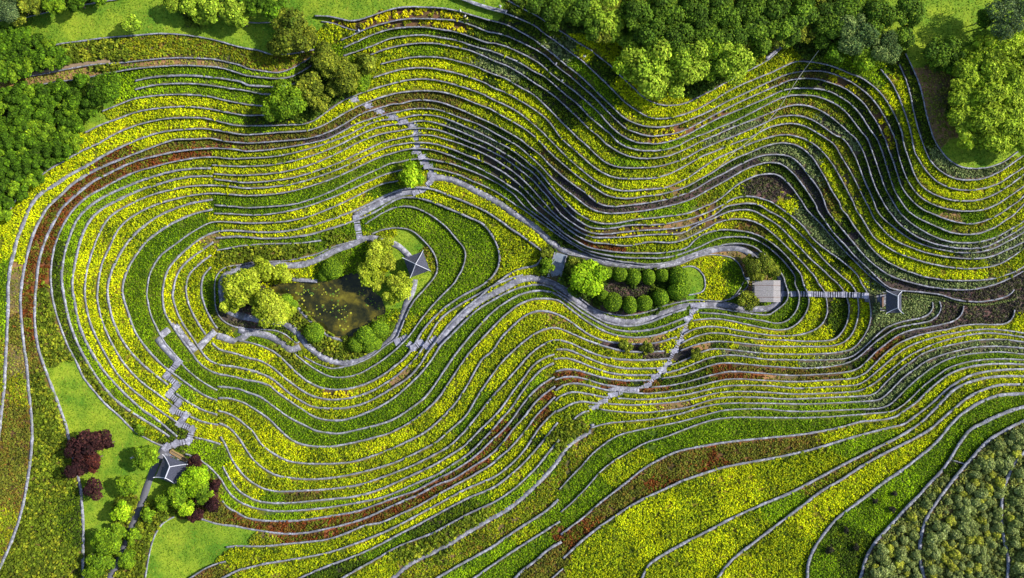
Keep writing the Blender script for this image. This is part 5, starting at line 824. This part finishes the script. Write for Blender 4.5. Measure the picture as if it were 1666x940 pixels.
def pavilion(name, px, py, a, b_, ridge, zr, rz, eave, label, cat, base=True, walls=False, size=None):
    zb = float(zat(px, py)); c = Vector(W(px, py, zb + eave)); zb = gz(c.x, c.y) + .1; c = Vector(W(px, py, zb + eave)); ro = empty(name, (c.x, c.y, zb), rz); tag(ro, label, cat)
    b = MB(); b.box((0, 0, -.2), (a * .92, b_ * .92, .6)); b.build('plinth', M['paving'], ro)
    for sx in (-1, 1):
        for sy in (-1, 1):
            b = MB(); b.tube([(sx * a * .36, sy * b_ * .36, .05), (sx * a * .36, sy * b_ * .36, eave + .25)], .13, 10); b.build('column', M['timber'], ro)
    b = MB()
    for sx in (-1, 1): b.box((sx * a * .36, 0, eave - .1), (.14, b_ * .74, .22)); b.box((0, sx * b_ * .36, eave - .1), (a * .70, .14, .22))
    b.build('beam', M['timber'], ro)
    b = MB()
    for sx in (-1, 1): b.box((sx * a * .34, 0, .5), (.35, b_ * .5, .08)); b.box((sx * a * .34, 0, .25), (.25, b_ * .48, .5))
    b.build('bench', M['timber'], ro)
    r = hip_roof('roof', a, b_, ridge, zr, ro); r.location.z = eave
    return ro
pavilion('pavilion', 678, 430, 4.9, 4.9, 0, 2.3, R(-25.3 + 45), 3.0, "small square pavilion with dark slate roof and crossing white ridges by the pond", 'pavilion')
pavilion('gatehouse', 1454, 491, 3.5, 5.0, 2.6, 1.9, 0, 3.2, "slate roofed gatehouse with a thick white ridge at the top of the eastern stairs", 'gatehouse')
# entrance gate: its roof runs along the path direction
dv = Vector((-15, -38)); pavilion('entrance_gate', 279, 765, 5.6, 5.4, 2.7, 2.0, math.atan2(dv.y, dv.x) + R(90), 3.0, "slate roofed entrance gate with white ridges beside the asphalt path", 'gate')
# ---------------- wooden shelter ----------------
zb = float(znear(1238, 478)) + .05; eave = 2.9; c = Vector(W(1249, 473.5, zb + eave)); ro = empty('viewing_shelter', (c.x, c.y, zb)); tag(ro, "shelter with a grey weathered plank roof at the foot of the eastern stairs", 'shelter')
a, b_ = 6.1, 5.2; rx = 1.15
for side, x0, x1, z0, z1, nm in ((0, -a / 2, rx, eave - .25, eave + .55, 'roof_slope'), (1, rx, a / 2, eave + .55, eave - .1, 'roof_slope')):
    b = MB(); k = 13; w0 = b_ / k
    for i in range(k):
        y = -b_ / 2 + w0 * (i + .5); dz = .015 * (i % 3); L = math.hypot(x1 - x0, z1 - z0); b.box(((x0 + x1) / 2, y, (z0 + z1) / 2 + dz), (L, w0 * .93, .07), ry=-math.atan2(z1 - z0, x1 - x0))
    b.build(nm, M['plank'], ro)
b = MB()
for y in (-b_ / 2 + 1.15, b_ / 2 - 1.2): b.box(((-a / 2 + rx) / 2, y, eave + .22), (math.hypot(rx + a / 2, .8), .09, .09), ry=-math.atan2(.8, rx + a / 2)); b.box(((a / 2 + rx) / 2, y, eave + .30), (math.hypot(a / 2 - rx, .65), .09, .09), ry=math.atan2(.65, a / 2 - rx))
b.build('batten', M['timber'], ro)
for sx in (-1, 1):
    for sy in (-1, 1): b = MB(); b.box((sx * 2.4, sy * 2.1, eave / 2 - .1), (.18, .18, eave)); b.build('post', M['timber'], ro)
b = MB(); b.box((0, 0, .08), (5.6, 4.8, .2)); b.build('deck', M['plank'], ro)
b = MB()
for i in range(5): b.box((-3.1 - .32 * i, .3, .06 - .02 * i), (.26, 1.9, .16))
b.build('step', M['timber'], ro)
b = MB(); b.box((-4.2, 3.0, .35), (1.1, .7, .7)); q = b.build('stone_block', M['bridge'], None); q.location = ro.location; tag(q, "small pale stone block beside the wooden shelter", 'block')
# ---------------- footbridge ----------------
A, B2 = (912.5, 413), (900.5, 453); za, zb_ = float(znear(918, 405)) + .1, float(znear(897, 461)) + .1; z = max(za, zb_) + .12
pa, pb = Vector(W(*A, z)), Vector(W(*B2, z)); d = pb - pa; L = math.hypot(d.x, d.y); ang = math.atan2(d.y, d.x); ro = empty('footbridge', (pa + pb) / 2, ang); tag(ro, "blue-grey stone footbridge linking the two paths left of the clipped shrubs", 'footbridge')
b = MB(); b.box((0, 0, -.15), (L + .2, 2.9, .3)); b.build('deck', M['bridge'], ro)
for s_ in (-1, 1): b = MB(); b.box((0, s_ * 1.5, .16), (L, .16, .62)); b.box((0, s_ * 1.5, .5), (L + .1, .24, .08)); b.build('parapet', M['white'] if 0 else M['landing'], ro)
b = MB(); b.box((-L / 3, 0, -1), (.4, 2.1, 1.5)); b.box((L / 3, 0, -1), (.4, 2.1, 1.5)); b.build('pier', M['wall'], ro)
# brown entrance wall behind the gate
p0, p1 = Wg(279, 733), Wg(305, 748); d = p1 - p0; c = (p0 + p1) / 2; ro = empty('timber_planter', c, math.atan2(d.y, d.x)); tag(ro, "long brown timber planter behind the slate entrance gate", 'planter')
L = math.hypot(d.x, d.y); b = MB(); b.box((0, .35, .3), (L, .12, .8)); b.box((0, -.35, .3), (L, .12, .8)); b.box((-L / 2, 0, .3), (.12, .6, .8)); b.box((L / 2, 0, .3), (.12, .6, .8)); b.build('side_board', plain('brown_planter_wood', (.30, .20, .08), .8), ro)
b = MB(); b.box((0, 0, .2), (L - .3, .5, .5)); b.build('soil', M['dirt'], ro)
# platform before the gate
b = MB(); p = Wg(264, 738); b.box((0, 0, -.2), (3.3, 2.6, .6), R(25)); q = b.build('entrance_platform', M['paving']); q.location = p; tag(q, kind='structure')
# ---------------- trellis hedge row by the gatehouse ----------------
LN = smooth(np.array([(1470, 476), (1492, 480), (1512, 482), (1530, 484), (1545, 488), (1560, 492), (1580, 495), (1605, 495), (1625, 492), (1648, 487)], float), 3.6, 1)
for i, (x, y) in enumerate(LN):
    c = Wg(x, y); ro = empty('hedge_bush', c, random.uniform(0, 6)); tag(ro, "small grey green hedge bush in the long single row beside the slate gatehouse", 'bush', 'hedge bushes in the row by the gatehouse')
    k = link('foliage', shr[i % 2], ro, (0, 0, .45)); k.scale = (.30, .42, .5)
# ---------------- overhead cable ----------------
pts = [(1332, 82), (1300, 125), (1266, 178), (1229, 221), (1196, 246), (1168, 274)]; pp = []
for i, (x, y) in enumerate(pts): pp.append(Vector(W(x, y, float(zat(x, y)) + (2.6, 2.2, 2.0, 2.0, 1.9, .9)[i])))
b = MB(); o_ = pp[0].copy(); b.tube([p - o_ for p in pp], .055, 5); q = b.build('overhead_cable', plain('pale_cable', (.45, .42, .36), .6)); q.location = o_; tag(q, "thin pale cable running diagonally down the slope below the northern wood", 'cable')
# ---------------- people ----------------
def person(px, py, shirt, trousers, face, label, stride=.18):
    c = Wg(px, py); z = gz(c.x, c.y) + .1; ro = empty('person', (c.x, c.y, z), face); tag(ro, label, 'person', None)
    v = [(0, 0, .95), (0, 0, 1.15), (0, 0, 1.42), (0, 0, 1.52), (.02, 0, 1.66)]; rr = [.15, .15, .16, .06, .105]; e = [(0, 1), (1, 2), (2, 3), (3, 4)]
    for s_ in (-1, 1):
        k = len(v); sw = stride * s_; v += [(0, s_ * .1, .86), (sw * .5, s_ * .11, .48), (sw, s_ * .11, .08), (sw + .16, s_ * .12, .04)]; rr += [.095, .07, .05, .045]; e += [(0, k), (k, k + 1), (k + 1, k + 2), (k + 2, k + 3)]
        k = len(v); v += [(0, s_ * .2, 1.4), (-sw * .4, s_ * .25, 1.12), (-sw * .9 + .05, s_ * .24, .88), (-sw * .9 + .08, s_ * .24, .79)]; rr += [.06, .045, .036, .04]; e += [(2, k), (k, k + 1), (k + 1, k + 2), (k + 2, k + 3)]
    me = bpy.data.meshes.new('person_body'); me.from_pydata(v, e, []); o = link('body', me, ro); me.materials.append(M['skin'])
    md = o.modifiers.new('skin', 'SKIN'); 
    for i, q in enumerate(me.skin_vertices[0].data if me.skin_vertices else []): q.radius = (rr[i], rr[i]); q.use_root = i == 0
    if not me.skin_vertices:
        pass
    sb = o.modifiers.new('sub', 'SUBSURF'); sb.levels = 1; sb.render_levels = 1
    b = MB(); b.tube([(0, 0, .9), (0, 0, 1.2), (0, 0, 1.40), (0, 0, 1.5)], [.17, .175, .19, .08], 10)
    for s_ in (-1, 1): sw = stride * s_; b.tube([(0, s_ * .15, 1.44), (0, s_ * .22, 1.38), (-sw * .4, s_ * .255, 1.12)], [.08, .078, .065], 8)
    b.build('shirt', plain('shirt_' + str(px), shirt, .8, .05), ro, True); b = MB()
    for s_ in (-1, 1): sw = stride * s_; b.tube([(0, s_ * .075, .98), (0, s_ * .1, .84), (sw * .5, s_ * .11, .48), (sw, s_ * .11, .1)], [.13, .115, .085, .065], 8)
    b.build('trousers', plain('trousers_' + str(px), trousers, .85, .05), ro, True)
    b = MB(); b.tube([(-.03, 0, 1.66), (-.02, 0, 1.76), (-.01, 0, 1.80)], [.118, .10, .03], 10); b.build('hair', M['hair'], ro, True)
    return ro
person(814, 13, (.8, .8, .8), (.75, .75, .78), 1.0, "person in white walking on the topmost stone walk, upper one of two")
person(823, 20, (.7, .72, .75), (.12, .13, .2), 2.6, "person in pale grey top on the topmost stone walk, lower one of two")
person(749, 18, (.75, .8, .85), (.3, .35, .45), 0.3, "person in pale blue on the second stone wall walk near the top")
person(757, 29, (.8, .8, .78), (.1, .1, .12), 2.0, "person in white above the one in yellow near the top")
person(760, 33, (.75, .75, .1), (.2, .2, .25), 2.2, "person in yellow standing near the top edge walk")
person(584, 50, (.35, .45, .7), (.1, .1, .15), .2, "person in blue at the end of the thin branch kerb")
person(950, 94, (.75, .78, .8), (.1, .12, .2), 1.2, "person in white among yellow flowers below the long northern kerb")
person(904, 106, (.6, .6, .75), (.2, .2, .3), 2.4, "person in lilac on the dark walled upper terraces")
person(914, 132, (.55, .55, .65), (.12, .12, .15), 2.0, "person in grey lower on the dark walled upper terraces")
person(218, 743, (.6, .65, .75), (.25, .28, .35), 2.0, "person in pale clothes beside the green tree on the bottom left lawn")
# red banner at the top edge
p = Wg(788, 4); ro = empty('banner_flag', p, .3); tag(ro, "small red banner flag on a pole at the top edge", 'flag')
b = MB(); b.tube([(0, 0, 0), (0, 0, 2.6)], .03, 6); b.build('pole', M['white'], ro)
b = MB(); n_ = 7
for i in range(n_): x0 = .03 + .16 * i; h_ = .75 * (1 - i / n_ * .6); b.box((x0 + .08, .05 * math.sin(i), 2.15), (.165, .06, h_), 0)
b.build('banner', plain('red_cloth', (.7, .03, .02), .7, .05), ro)
